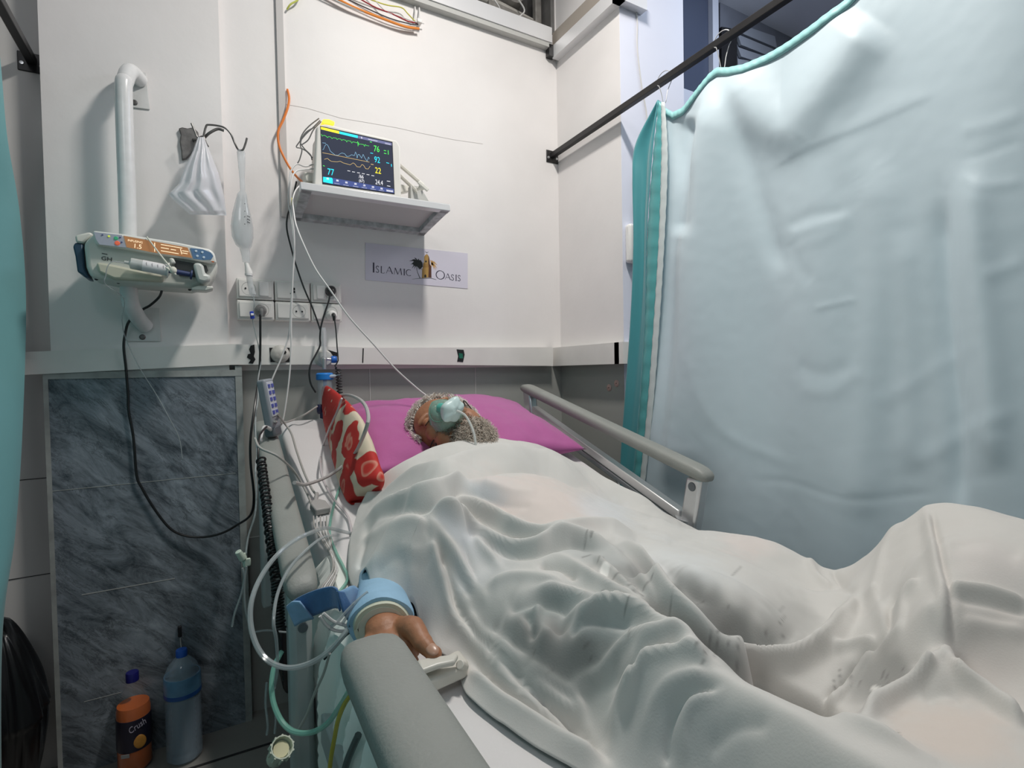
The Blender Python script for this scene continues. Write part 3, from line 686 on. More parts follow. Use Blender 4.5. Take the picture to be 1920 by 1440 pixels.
yend = -1.96
Lf.append(Vector((.36, yend, .73)))
Rt = [Hd[-1]] + [Vector((1.076 + .012 * math.sin(y * 9), y, 0)) for y in np.linspace(-1.12, yend, 30)]
def resample(P, n, pw=1.0):
    P = [Vector((p.x, p.y, 0)) for p in P]; L = [0]
    for a, c in zip(P, P[1:]): L.append(L[-1] + (c - a).length)
    T_ = np.linspace(0, 1, n + 1) * L[-1]; A = np.array([[p.x, p.y] for p in P]); return np.stack([np.interp(T_, L, A[:, 0]), np.interp(T_, L, A[:, 1])], 1)
nu, nv = 380, 560
h_, l_, r_ = resample(Hd, nu), resample(Lf, nv), resample(Rt, nv)
f_ = np.stack([np.linspace(l_[-1, 0], r_[-1, 0], nu + 1), np.full(nu + 1, yend)], 1)
u = np.linspace(0, 1, nu + 1)[None, :, None]; v = np.linspace(0, 1, nv + 1)[:, None, None]
XYg = (1 - v) * h_[None] + v * f_[None] + (1 - u) * l_[:, None] + u * r_[:, None] - ((1 - u) * (1 - v) * h_[0] + u * (1 - v) * h_[-1] + (1 - u) * v * f_[0] + u * v * f_[-1])
ctl = [pt(q) for q in head[::1]] + [pt(q) for q in left[:-1]]
body_pts = [  # pixel x, pixel y, absolute z
 (790, 910, .920), (850, 882, .936), (910, 864, .944), (970, 866, .940), (1020, 878, .912), (1060, 885, .890), (1100, 905, .845),
 (730, 1000, .855), (770, 1060, .835), (700, 1050, .835), (690, 1098, .825), (740, 1100, .838), (720, 1112, .838), (800, 1120, .785), (850, 1190, .752),
 (860, 960, .905), (910, 930, .922), (960, 900, .928), (1010, 930, .920), (1060, 930, .905), (1120, 950, .860), (1170, 958, .810), (1230, 985, .775),
 (960, 985, .890), (1030, 985, .895), (1100, 985, .885), (1180, 1000, .858), (1250, 1015, .840), (1330, 1012, .815), (1410, 1010, .800), (1460, 1024, .795), (1510, 1052, .780), (1545, 1072, .755),
 (880, 1020, .845), (930, 1060, .835), (1000, 1090, .850), (1060, 1110, .850), (1100, 1060, .868), (1180, 1070, .865), (1260, 1080, .860), (1340, 1080, .845), (1420, 1080, .825), (1490, 1100, .795),
 (1290, 1140, .850), (1380, 1150, .835), (1460, 1160, .810), (1350, 1200, .825), (1430, 1215, .800), (1500, 1170, .785), (1560, 1120, .755), (1600, 1078, .742),
 (1400, 1270, .775), (1330, 1275, .765), (1480, 1290, .765), (1540, 1250, .770), (1580, 1210, .785), (1620, 1160, .800),
 (1250, 1200, .770), (1450, 1315, .755),
 (1655, 1040, .80), (1690, 990, .880), (1735, 955, .925), (1770, 962, .930), (1840, 985, .93), (1930, 1012, .93), (1700, 1080, .865), (1740, 1040, .905), (1740, 1130, .885), (1700, 1180, .845), (1740, 1220, .855), (1850, 1120, .89), (1920, 1200, .86), (1640, 1230, .80), (1800, 1250, .83), (1620, 1300, .775), (1870, 1320, .82),
 (1700, 1300, .80), (1640, 1345, .80), (1760, 1300, .83), (1850, 1400, .84), (1920, 1420, .84), (1700, 1390, .83), (1800, 1440, .84),
 (900, 1150, .800), (870, 1100, .812), (960, 1150, .825), (1020, 1160, .838), (1090, 1165, .842), (1150, 1170, .846), (1210, 1185, .850), (1270, 1220, .852), (1340, 1262, .852), (1420, 1310, .850), (1500, 1355, .848), (1600, 1410, .845), (1700, 1460, .845),
 (920, 1220, .765), (980, 1260, .768), (1050, 1220, .79), (1100, 1240, .80), (1170, 1250, .825), (1220, 1280, .84), (1300, 1320, .845), (1400, 1380, .84),
 (1040, 1330, .745), (1100, 1300, .765), (1140, 1340, .760), (1170, 1330, .790), (1180, 1380, .785), (1170, 1430, .775), (1250, 1400, .82), (1330, 1440, .82), (900, 1290, .737), (980, 1350, .735), (1080, 1420, .735), (1150, 1380, .745)]
ctl += [ZZ(*q) for q in body_pts]
ctl += [Vector((1.076, y, mz(y) + (.01 if y > -1.5 else .03))) for y in (-1.15, -1.3, -1.45)] + [Vector((1.07, -1.62, .86)), Vector((1.07, -1.75, .88)), Vector((1.07, -1.95, .86)), Vector((.40, -1.95, .80)), Vector((.7, -1.95, .84)), Vector((.9, -1.95, .87))]
C = np.array([[p.x, p.y, p.z] for p in ctl]); 
D = np.hypot(C[:, None, 0] - C[None, :, 0], C[:, None, 1] - C[None, :, 1]); ph = lambda d: np.where(d > 1e-9, d * d * np.log(d + 1e-12), 0)
n = n_ctl = len(C); lam = 2.5e-4
A = np.zeros((n + 3, n + 3)); A[:n, :n] = ph(D) + np.eye(n) * lam; A[:n, n] = 1; A[:n, n + 1:] = C[:, :2]; A[n, :n] = 1; A[n + 1:, :n] = C[:, :2].T
zoff = np.array([mz(y) for y in C[:, 1]]); sol = np.linalg.solve(A, np.concatenate([C[:, 2] - zoff, [0, 0, 0]]))
gx, gy = XYg[..., 0].ravel(), XYg[..., 1].ravel(); zv = np.zeros(gx.shape)
for k0 in range(0, len(gx), 20000):
    d = np.hypot(gx[k0:k0 + 20000, None] - C[None, :, 0], gy[k0:k0 + 20000, None] - C[None, :, 1]); zv[k0:k0 + 20000] = ph(d) @ sol[:n]
zv += sol[n] + sol[n + 1] * gx + sol[n + 2] * gy
mzv = np.interp(gy, [-2.2, -1.14, -1.06, -0.98, -0.10], [0.72, 0.72, 0.725, 0.742, 1.0])
vv_ = np.broadcast_to(v[..., 0], XYg.shape[:2]).ravel(); dl = np.hypot(gx - np.repeat(l_[:, 0], nu + 1), gy - np.repeat(l_[:, 1], nu + 1))
sl_ = np.clip(dl / .075, 0, 1); sl_ = sl_ * sl_ * (3 - 2 * sl_); wv_ = np.clip((vv_ - .40) / .12, 0, 1); sl_ = 1 - (1 - sl_) * wv_
zv = zv * sl_ + .009 * (1 - sl_)
zv = np.maximum(zv, .004); zv = (zv + mzv).reshape(XYg.shape[:2])
Pb = np.concatenate([XYg, zv[..., None]], -1)
px, py = proj(Pb)
SR = [
 ([(672, 965), (700, 922), (745, 890), (800, 860), (850, 845), (905, 836), (980, 842), (1045, 862)], .014, 5),
 ([(700, 940), (770, 907), (840, 887), (900, 864), (960, 858), (1030, 868), (1100, 900), (1180, 942), (1270, 985)], .026, 7, 5),
 ([(700, 925), (770, 893), (840, 870), (900, 852), (960, 848), (1040, 862)], -.024, 5),
 ([(740, 945), (800, 920), (850, 900), (930, 880), (1010, 880), (1080, 905), (1150, 940), (1220, 975)], -.020, 7),
 ([(680, 985), (740, 955), (790, 940), (840, 922), (878, 893)], .024, 11, 6),
 ([(700, 965), (770, 940), (830, 915), (872, 890)], .006, 6),
 ([(676, 1020), (700, 985), (750, 965), (800, 960), (850, 938), (862, 915)], -.011, 6),
 ([(830, 938), (905, 953), (952, 983), (1006, 1002), (1046, 999), (1101, 991), (1155, 996), (1200, 1010)], .014, 9, 6),
 ([(813, 947), (870, 980), (911, 1010), (965, 1031), (1006, 1029), (1033, 1012), (1074, 1010), (1114, 1023), (1160, 1045)], .018, 9, 6),
 ([(840, 950), (900, 975), (950, 1005), (1005, 1015), (1060, 1003)], -.008, 7),
 ([(860, 985), (900, 1015), (960, 1042), (1010, 1040), (1070, 1022), (1130, 1040)], -.014, 7),
 ([(803, 955), (850, 970), (885, 1000), (905, 1035), (943, 1075)], .012, 8),
 ([(800, 972), (819, 1004), (846, 1034), (873, 1072), (897, 1113), (915, 1150)], .012, 7),
 ([(795, 985), (812, 1020), (842, 1052), (868, 1095), (890, 1130)], -.010, 6),
 ([(865, 1010), (880, 1060), (893, 1100), (908, 1140)], -.008, 5),
 ([(792, 974), (815, 1000), (827, 1026), (830, 1050), (846, 1091), (857, 1140), (884, 1186), (900, 1210), (939, 1246), (972, 1286), (1029, 1336), (1085, 1378), (1141, 1429)], -.016, 5, 5),
 ([(780, 975), (805, 1000), (815, 1030), (822, 1070), (835, 1110), (850, 1160), (880, 1205), (920, 1245), (955, 1285), (1010, 1335), (1060, 1378), (1110, 1420)], .012, 9, 5),
 ([(871, 1140), (890, 1190), (930, 1232), (995, 1294), (1065, 1342), (1095, 1370)], .016, 10),
 ([(905, 1195), (972, 1248), (1042, 1294), (1079, 1322), (1099, 1373)], .012, 6, 9),
 ([(877, 1256), (892, 1282), (944, 1331), (1015, 1378), (1085, 1423), (1140, 1450)], .016, 11),
 ([(885, 1240), (930, 1290), (1000, 1345), (1090, 1400)], -.010, 7),
 ([(690, 1020), (720, 1000), (770, 985), (800, 1000)], .008, 10), ([(700, 1080), (740, 1050), (790, 1060), (820, 1045)], -.006, 9), ([(745, 1030), (790, 1045), (822, 1036)], .008, 6),
 ([(690, 1010), (680, 1040), (674, 1070)], -.010, 5), ([(800, 1075), (830, 1060), (835, 1100)], .005, 8),
 ([(1025, 1040), (1062, 1055), (1112, 1090), (1155, 1115), (1200, 1140), (1250, 1170), (1300, 1210), (1375, 1257), (1437, 1300), (1528, 1335), (1608, 1377), (1747, 1440)], .012, 9, 5),
 ([(1195, 1128), (1215, 1143), (1255, 1165), (1305, 1200), (1378, 1248), (1440, 1288), (1530, 1326), (1600, 1362)], -.045, 12, 5),
 ([(1000, 1110), (1030, 1112), (1080, 1120), (1130, 1140), (1180, 1155), (1235, 1185)], .012, 7, 5),
 ([(1010, 1065), (1050, 1068), (1085, 1090)], -.012, 6),
 ([(1150, 1010), (1182, 1040), (1212, 1080), (1237, 1115), (1262, 1152), (1300, 1187), (1350, 1227), (1400, 1249), (1450, 1254), (1487, 1252), (1539, 1225), (1573, 1183), (1598, 1145), (1608, 1120)], .026, 12, 12),
 ([(1165, 1005), (1200, 1020), (1240, 1060), (1290, 1110), (1330, 1140)], -.006, 10),
 ([(1200, 1030), (1235, 1085), (1275, 1140)], -.010, 5),
 ([(1112, 1047), (1150, 1085), (1187, 1120), (1220, 1145)], .010, 5), ([(1140, 1035), (1175, 1065), (1205, 1105), (1228, 1140)], .007, 5),
 ([(1340, 1190), (1400, 1215), (1450, 1205), (1500, 1175)], -.008, 18),
 ([(1057, 1187), (1073, 1162), (1113, 1148), (1169, 1148), (1225, 1176), (1267, 1201), (1320, 1235)], .014, 10, 7),
 ([(1070, 1200), (1090, 1172), (1130, 1165), (1190, 1180)], -.010, 8),
 ([(950, 1150), (985, 1130), (1020, 1130), (1060, 1145), (1050, 1160)], -.012, 12), ([(915, 1105), (960, 1090), (1010, 1092), (1060, 1105)], .008, 8),
 ([(1010, 1125), (1005, 1160), (1000, 1180)], .008, 5), ([(985, 1140), (1000, 1175), (1003, 1200)], -.014, 9),
 ([(1065, 1300), (1127, 1269), (1163, 1227), (1191, 1207), (1239, 1204), (1290, 1215)], .014, 7),
 ([(1135, 1290), (1175, 1270), (1200, 1230), (1240, 1220), (1290, 1228)], -.012, 7),
 ([(1160, 1340), (1183, 1300), (1197, 1272), (1206, 1246), (1234, 1235), (1281, 1232), (1338, 1252)], .014, 6, 12),
 ([(1155, 1395), (1152, 1364), (1172, 1322), (1195, 1290)], .020, 7, 12),
 ([(1253, 1440), (1256, 1373), (1272, 1325), (1300, 1302), (1352, 1290)], -.014, 9), ([(1285, 1440), (1280, 1380), (1300, 1325), (1345, 1305)], .008, 8), ([(1210, 1400), (1220, 1340), (1260, 1290), (1330, 1275)], .008, 12),
 ([(1330, 1420), (1380, 1370), (1450, 1360)], -.006, 14),
 ([(1733, 956), (1743, 1009), (1757, 1079), (1768, 1131), (1771, 1217)], .012, 7, 16),
 ([(1746, 965), (1757, 1020), (1771, 1085), (1780, 1131), (1783, 1217)], -.014, 5),
 ([(1690, 975), (1660, 1027), (1645, 1079), (1632, 1134)], .008, 9), ([(1630, 1110), (1650, 1160), (1672, 1195)], .008, 8),
 ([(1712, 1086), (1677, 1124), (1671, 1165), (1660, 1200), (1615, 1238), (1580, 1290), (1539, 1325)], -.014, 6, 6),
 ([(1725, 1095), (1692, 1130), (1688, 1170), (1680, 1205), (1640, 1240)], .012, 8),
 ([(1600, 1130), (1592, 1180), (1560, 1225), (1525, 1245)], .006, 9),
 ([(1560, 1235), (1585, 1222), (1640, 1205)], .010, 6), ([(1640, 1215), (1610, 1260), (1575, 1310), (1545, 1340)], .012, 6),
 ([(1750, 1238), (1735, 1270), (1708, 1308), (1666, 1339), (1612, 1360)], .020, 9, 7), ([(1735, 1232), (1715, 1275), (1690, 1305), (1640, 1330)], -.012, 6), ([(1760, 1235), (1780, 1240), (1790, 1262)], .010, 6),
 ([(1720, 1250), (1700, 1290), (1660, 1318)], .006, 5),
 ([(1785, 1252), (1809, 1290), (1850, 1322), (1886, 1352), (1925, 1376)], .018, 6, 14), ([(1790, 1240), (1822, 1278), (1860, 1308), (1900, 1338)], -.022, 8),
 ([(1775, 1117), (1851, 1122), (1925, 1143)], .010, 8), ([(1785, 1132), (1860, 1144), (1930, 1158)], -.005, 6),
 ([(1800, 1180), (1860, 1190), (1925, 1200)], .006, 14), ([(1780, 1030), (1850, 1020), (1920, 1050)], -.004, 14),
 ([(1730, 1320), (1780, 1300), (1800, 1330)], -.006, 16), ([(1560, 1072), (1580, 1100), (1605, 1118)], -.008, 6), ([(1515, 1052), (1530, 1085), (1560, 1115)], .008, 8),
 ([(900, 905), (960, 925), (1010, 930)], .004, 9), ([(890, 935), (940, 950), (1000, 955)], -.003, 8), ([(1100, 930), (1160, 965), (1230, 1000)], -.004, 10),
 ([(1080, 905), (1150, 945), (1215, 978), (1270, 992)], .010, 5), ([(1250, 1022), (1300, 1010), (1330, 1015)], -.004, 10),
]
PW = 1.5; hh = ridges(px, py, SR)
for _ in range(2):
    q_ = np.pad(hh, 1, mode='edge'); hh = (q_[1:-1, 1:-1] * 2 + q_[:-2, 1:-1] + q_[2:, 1:-1] + q_[1:-1, :-2] + q_[1:-1, 2:]) / 6
edge = np.minimum.reduce([np.broadcast_to(u[..., 0] * nu, hh.shape), np.broadcast_to((1 - u[..., 0]) * nu, hh.shape), np.broadcast_to(v[..., 0] * nv, hh.shape)])
ek = np.clip(edge / 5., 0, 1); ek = ek * (2 - ek)
hh = hh * 1.25; Pn = Pb.copy(); Pn[..., 2] += hh * ek + .0016 * vnoise(Pb, 35) + .003 * vnoise(Pb, 12, 3) * ek
Pn[..., 2] += .004 * ek
Pn[..., 2] = np.maximum(Pn[..., 2], mzv.reshape(hh.shape) + .0035)
ut = np.broadcast_to(u[..., 0], hh.shape)          # right side slides over the mattress edge
ov = np.clip((Pn[..., 0] - 1.066) / .012, 0, 1); Pn[..., 2] -= ov * .0
# cloth colour: thin cloth shows the grey trousers and the pinkish and bluish gown beneath; greys also paint in shade between folds
gm = bpy.data.materials.new('thin_white_sheet'); gm.use_nodes = True; nt = gm.node_tree; bs = nt.nodes['Principled BSDF']; bs.inputs['Roughness'].default_value = .85; bs.inputs['Sheen Weight'].default_value = .15
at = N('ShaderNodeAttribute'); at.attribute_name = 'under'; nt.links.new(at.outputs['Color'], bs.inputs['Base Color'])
tcn = N('ShaderNodeTexCoord'); wv = N('ShaderNodeTexNoise'); wv.inputs['Scale'].default_value = 420; wv.inputs['Detail'].default_value = 3; nt.links.new(tcn.outputs['Object'], wv.inputs['Vector'])
bp = N('ShaderNodeBump'); bp.inputs['Strength'].default_value = .07; bp.inputs['Distance'].default_value = .004; nt.links.new(wv.outputs['Fac'], bp.inputs['Height']); nt.links.new(bp.outputs[0], bs.inputs['Normal'])
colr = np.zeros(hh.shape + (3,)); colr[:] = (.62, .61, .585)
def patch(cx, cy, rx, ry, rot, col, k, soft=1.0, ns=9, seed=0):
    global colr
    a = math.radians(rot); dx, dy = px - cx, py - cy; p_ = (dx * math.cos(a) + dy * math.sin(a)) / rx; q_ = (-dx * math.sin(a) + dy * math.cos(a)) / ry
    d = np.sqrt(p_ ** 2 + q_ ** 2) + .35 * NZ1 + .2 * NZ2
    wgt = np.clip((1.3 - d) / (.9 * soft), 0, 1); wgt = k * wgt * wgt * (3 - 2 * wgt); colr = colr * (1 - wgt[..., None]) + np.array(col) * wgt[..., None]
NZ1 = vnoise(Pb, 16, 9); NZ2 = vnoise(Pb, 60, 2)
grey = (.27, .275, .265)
thin = np.clip(1 - np.maximum(hh, 0) / .024, 0, 1)      # doubled folds stay opaque; the bare crests also imitate highlights
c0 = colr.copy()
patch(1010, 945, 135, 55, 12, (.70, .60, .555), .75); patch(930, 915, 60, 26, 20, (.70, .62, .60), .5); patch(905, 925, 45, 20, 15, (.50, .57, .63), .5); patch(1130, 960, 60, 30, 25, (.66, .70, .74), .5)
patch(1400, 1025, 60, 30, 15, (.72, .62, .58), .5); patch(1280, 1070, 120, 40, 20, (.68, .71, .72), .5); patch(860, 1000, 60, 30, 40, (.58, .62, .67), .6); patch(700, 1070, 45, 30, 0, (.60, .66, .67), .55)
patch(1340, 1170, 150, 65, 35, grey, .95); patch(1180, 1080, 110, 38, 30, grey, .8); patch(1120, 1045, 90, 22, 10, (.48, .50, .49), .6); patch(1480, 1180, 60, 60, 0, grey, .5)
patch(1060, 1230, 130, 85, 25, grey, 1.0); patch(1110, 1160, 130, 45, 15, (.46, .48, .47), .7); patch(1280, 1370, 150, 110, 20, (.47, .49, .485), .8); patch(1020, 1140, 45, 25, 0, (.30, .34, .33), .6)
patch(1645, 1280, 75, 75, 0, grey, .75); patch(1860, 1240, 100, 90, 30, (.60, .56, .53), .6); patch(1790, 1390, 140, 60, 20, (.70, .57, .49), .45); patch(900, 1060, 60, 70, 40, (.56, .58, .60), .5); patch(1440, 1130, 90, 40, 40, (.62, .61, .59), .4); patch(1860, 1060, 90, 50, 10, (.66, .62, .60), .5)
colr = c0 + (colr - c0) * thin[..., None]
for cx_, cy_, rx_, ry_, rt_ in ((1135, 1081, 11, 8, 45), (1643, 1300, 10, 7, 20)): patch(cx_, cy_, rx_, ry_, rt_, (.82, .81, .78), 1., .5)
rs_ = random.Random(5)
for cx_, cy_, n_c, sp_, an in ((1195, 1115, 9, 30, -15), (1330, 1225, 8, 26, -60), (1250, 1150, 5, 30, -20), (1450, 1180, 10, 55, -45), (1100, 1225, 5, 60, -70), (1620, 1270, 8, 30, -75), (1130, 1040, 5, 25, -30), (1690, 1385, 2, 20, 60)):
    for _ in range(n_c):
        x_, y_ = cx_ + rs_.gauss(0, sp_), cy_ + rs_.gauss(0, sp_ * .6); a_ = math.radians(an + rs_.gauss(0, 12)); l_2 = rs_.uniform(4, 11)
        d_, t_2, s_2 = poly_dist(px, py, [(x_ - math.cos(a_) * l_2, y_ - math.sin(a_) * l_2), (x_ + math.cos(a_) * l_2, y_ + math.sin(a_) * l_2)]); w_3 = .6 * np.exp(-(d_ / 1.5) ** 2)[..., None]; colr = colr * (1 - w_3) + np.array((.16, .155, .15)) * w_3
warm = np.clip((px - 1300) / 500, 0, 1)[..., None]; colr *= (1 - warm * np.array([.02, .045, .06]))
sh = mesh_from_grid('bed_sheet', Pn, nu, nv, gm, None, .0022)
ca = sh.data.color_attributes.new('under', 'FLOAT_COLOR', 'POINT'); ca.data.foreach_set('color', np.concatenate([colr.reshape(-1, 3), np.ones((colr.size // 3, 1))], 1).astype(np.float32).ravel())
tag(sh, 'thin creased white sheet spread over the patient and drawn up to the chin', 'sheet')

def sheet_z(x, y):                                   # height of the smooth sheet above a point (before folds)
    d = np.hypot(x - C[:, 0], y - C[:, 1]); return float(ph(d) @ sol[:n_ctl] + sol[n_ctl] + sol[n_ctl + 1] * x + sol[n_ctl + 2] * y) + mz(y)
# ================================================================ THE PATIENT
person = thing('person', (.63, -1.0, .74), 'elderly grey-haired person asleep on the back under a white sheet, one hand out', 'person')
skin = mat('skin', (.37, .165, .085), .5, var=.16, vscale=40, bump=.12, bscale=110, sss=.08)
# head frame
hz = Vector((.02, -.30, .955)).normalized()           # out of the face
hy = Vector((0, 1, 0)); hy = (hy - hz * hy.dot(hz)).normalized(); hx = hy.cross(hz)
hx = Vector((1, 0, 0)); hx = (hx - hz * hx.dot(hz) - hy * hx.dot(hy)).normalized()
tilt = Matrix.Rotation(math.radians(17), 3, 'Z') @ Matrix.Rotation(math.radians(-42), 3, hy)       # turned towards the near side
HS = 1.13
RH = tilt @ Matrix(((hx.x, hy.x, hz.x), (hx.y, hy.y, hz.y), (hx.z, hy.z, hz.z)))
def H(x, y, z): return HC + RH @ (Vector((x, y, z)) * HS)     # x: across face (+ far side), y: to crown, z: out of face
b = MB()
E_ = lambda x, y, z, a, c, d, R=None: b.ell(H(x, y, z), (a * HS, c * HS, d * HS), RH if R is None else RH @ R, 20, 14)
Rx = lambda d: Matrix.Rotation(math.radians(d), 3, 'X'); Ry = lambda d: Matrix.Rotation(math.radians(d), 3, 'Y'); Rz_ = lambda d: Matrix.Rotation(math.radians(d), 3, 'Z')
E_(0, .035, -.012, .076, .090, .088)                  # skull
E_(0, .05, .03, .062, .055, .052)                     # forehead
E_(0, -.03, .022, .062, .075, .062)                   # face mass
E_(0, -.088, .030, .040, .034, .042)                  # chin / jaw
for s in (-1, 1):
    E_(s * .042, -.012, .056, .022, .026, .020)       # cheekbone
    E_(s * .040, -.050, .040, .026, .040, .036)       # cheek
    E_(s * .055, -.045, .0, .020, .045, .040)         # jaw angle
    E_(s * .031, .036, .072, .024, .0085, .011, Rz_(-s * 8))   # brow
    E_(s * .031, .018, .066, .0155, .0115, .0125)     # closed eyelid
    E_(s * .031, .0055, .066, .018, .005, .008, Rz_(s * 6))    # lower lid bag
    E_(s * .012, -.018, .090, .0085, .010, .010)      # nostril wing
    # ear
    b.lathe([(.0, -.006), (.014, -.006), (.022, .002), (.026, .012), (.023, .016), (.017, .010), (.008, .006), (0, .006)], H(s * .076, -.005, -.012), RH @ Vector((s * .85, -.35, .25)), 18)
    E_(s * .080, -.030, -.006, .007, .010, .008)
E_(0, .012, .082, .0085, .030, .014, Rx(-14))         # nose bridge
E_(0, -.014, .097, .012, .013, .013)                  # nose tip
E_(0, -.052, .070, .024, .010, .012); E_(0, -.044, .076, .022, .0055, .008); E_(0, -.058, .073, .020, .006, .008)
b.tube([H(0, -.03, -.02), Vector((.63, -.66, .905)), Vector((.63, -.76, .865))], [.052, .050, .050], 16, 6)    # neck
# torso, arms and legs stay just below the sheet
def under(x, y, r, gap=.024):
    """keep a round limb between mattress and sheet: returns centre height and radius"""
    lo, hi = mz(y) + .002, sheet_z(x, y) - gap
    r = min(r, max(.010, (hi - lo) / 2)); return Vector((x, y, lo + r)), r
def limb(pts, rs, n=16):
    P = smooth_path([(p[0], p[1], 0) for p in pts], 5); R_ = np.interp(np.linspace(0, 1, len(P)), np.linspace(0, 1, len(rs)), rs)
    q = [under(p.x, p.y, r) for p, r in zip(P, R_)]; b.tube([c for c, r in q], [r for c, r in q], n, 0)
for x_ in (-.10, -.05, 0, .05, .10):
    limb([(.62 + x_, -.74), (.62 + x_, -.95), (.62 + x_ * .9, -1.15), (.62 + x_, -1.34)], [.05, .072, .058, .055])
limb([(.45, -.80), (.55, -.78), (.70, -.78), (.79, -.80)], [.045, .06, .06, .045])
limb([(.70, -1.30), (.80, -1.50), (.86, -1.66), (.80, -1.80), (.74, -1.93)], [.06, .055, .05, .045, .03])
limb([(.56, -1.30), (.51, -1.50), (.49, -1.65), (.49, -1.80), (.50, -1.93)], [.055, .045, .040, .035, .028])
limb([(.79, -.80), (.84, -.95), (.82, -1.1), (.80, -1.2)], [.04, .03, .024, .02])
b.ell(under(.80, -1.27, .014)[0], (.035, .05, .012), None, 14, 8)
# near arm and hand
W = Vector((.216, -1.218, .774))
limb([(.45, -.80), (.36, -.92), (.28, -1.02), (.250, -1.08)], [.044, .038, .032, .028]); b.tube([under(.250, -1.08, .026)[0], (.232, -1.14, .775), W], [.026, .0255, .0245], 16, 6)
F = Vector((-.10, -.93, -.32)).normalized(); Uh = Vector((.05, -.30, 1)).normalized(); S = F.cross(Uh).normalized()  # F fingers, Uh back of hand, S sideways
if S.x < 0: S = -S
P_ = lambda f, s, u: W + F * f + S * s + Uh * u
RP = Matrix((( S.x, F.x, Uh.x), (S.y, F.y, Uh.y), (S.z, F.z, Uh.z)))
b.ell(P_(.012, .004, 0), (.031, .034, .024), RP, 18, 12); b.ell(P_(.045, .012, .003), (.038, .036, .019), RP, 18, 12)
b.ell(P_(.050, -.004, -.002), (.037, .044, .0175), RP, 20, 12)
b.ell(P_(.030, .028, -.002), (.024, .038, .021), RP, 16, 10)            # thenar
kn = [(-.031, .079), (-.012, .088), (.008, .089), (.026, .082)]
fl = [.80, .95, 1.0, .92]
TH = []
for (s_, f_), k in zip(kn, fl):
    b.tube([P_(.045, s_ * .8, .003), P_(f_, s_, .004), P_(f_ + .034 * k, s_ * 1.06, -.008), P_(f_ + .050 * k, s_ * 1.05, -.030), P_(f_ + .046 * k, s_ * 1.02, -.047)], [.0095, .0105, .0088, .0080, .0065], 12, 5)
    b.ell(P_(f_, s_, .006), (.0105, .012, .009), RP, 12, 8); b.ell(P_(f_ + .034 * k, s_ * 1.06, -.006), (.0092, .010, .009), RP, 12, 8)
tA, tB, tC, tD = P_(.020, .024, .003), ZZ(774, 1178, .786), ZZ(793, 1205, .778), ZZ(813, 1226, .770)
b.tube([P_(.0, .014, -.004), tA, tB, tC, tD], [.017, .0205, .0160, .0128, .0095], 16, 6)
b.ell(tB, (.0172, .0172, .0165), None, 14, 10); b.ell(tC, (.0140, .0140, .0128), None, 14, 10); b.ell(tD, (.0118, .0118, .0105), None, 14, 10)
b.tube([tA, (tA + P_(.05, .012, 0)) / 2, P_(.06, .02, -.002)], .010, 10, 4)   # web
body = b.build('body', skin, person, fix=False)
rm = body.modifiers.new('r', 'REMESH'); rm.mode = 'VOXEL'; rm.voxel_size = .0021; rm.use_smooth_shade = True
sm_ = body.modifiers.new('s', 'SMOOTH'); sm_.iterations = 3; sm_.factor = .5
nd = (tD - tC).normalized(); nu_ = Vector((-.35, .1, .93)); nu_ = (nu_ - nd * nu_.dot(nd)).normalized(); ns_ = nd.cross(nu_)
b = MB(); b.ell(tD - nd * .0015 + nu_ * .0085, (.0078, .0105, .0030), Matrix(((ns_.x, nd.x, nu_.x), (ns_.y, nd.y, nu_.y), (ns_.z, nd.z, nu_.z))), 16, 10)
b.build('thumbnail', mat('nail', (.46, .27, .19), .3), person)
# eyelashes / eye line, brows
b = MB(); b.tube([H(-.046, .012, .0735), H(-.038, .0095, .0785), H(-.030, .0095, .080), H(-.020, .012, .0775)], .0011, 6, 4); b.build('eyelashes', mat('lash', (.03, .02, .015), .7), person)
b = MB(); b.tube([H(.046, .012, .0735), H(.038, .0095, .0785), H(.030, .0095, .080), H(.020, .012, .0775)], .0011, 6, 4); b.build('eyelashes', MATS['lash'], person)
# hair and beard: many short curls
def curls(name, spots, m, seed, ln=.016, rad=.0009, cr=.0042):
    rnd = random.Random(seed); b = MB()
    for p, n in spots:
        n = n.normalized(); u = n.orthogonal().normalized(); v = n.cross(u); a0 = rnd.random() * 6.28; L = ln * (.6 + .7 * rnd.random()); d = (u * math.cos(a0) + v * math.sin(a0))
        pts = []
        for k in range(6):
            t = k / 5; a = a0 + t * 5.5; pts.append(p + n * (L * t * .75 - .002) + (u * math.cos(a) + v * math.sin(a)) * cr * (t + .25) + d * L * t * .45)
        b.tube(pts, [rad, rad, rad * .6], 3, 0, caps=False)
    return b.build(name, m, person, fix=False, angle=180)
def scalp_spots(n, seed, pred, ell=((0, .035, -.012), (.077, .091, .089))):
    rnd = random.Random(seed); out = []
    while len(out) < n:
        d = Vector((rnd.gauss(0, 1), rnd.gauss(0, 1), rnd.gauss(0, 1))).normalized()
        loc = Vector(ell[0]) + Vector((d.x * ell[1][0], d.y * ell[1][1], d.z * ell[1][2]))
        if pred(loc, d, rnd): out.append((H(*loc), RH @ Vector((d.x / ell[1][0], d.y / ell[1][1], d.z / ell[1][2])).normalized()))
    return out
hairline = lambda l, d, r: not (l.z > .030 + .008 * r.random() and abs(l.x) < .066 and l.y < .098 - abs(l.x) * .35) and l.y > -.035 + (.055 if l.z > .012 else 0) + .01 * r.random()
curls('hair', scalp_spots(9000, 3, hairline, ((0, .035, -.012), (.081, .096, .092))), mat('grey_white_hair', (.90, .85, .79), .55, var=.2, vscale=55), 4, .026, .0011, .0065)
b = MB(); 
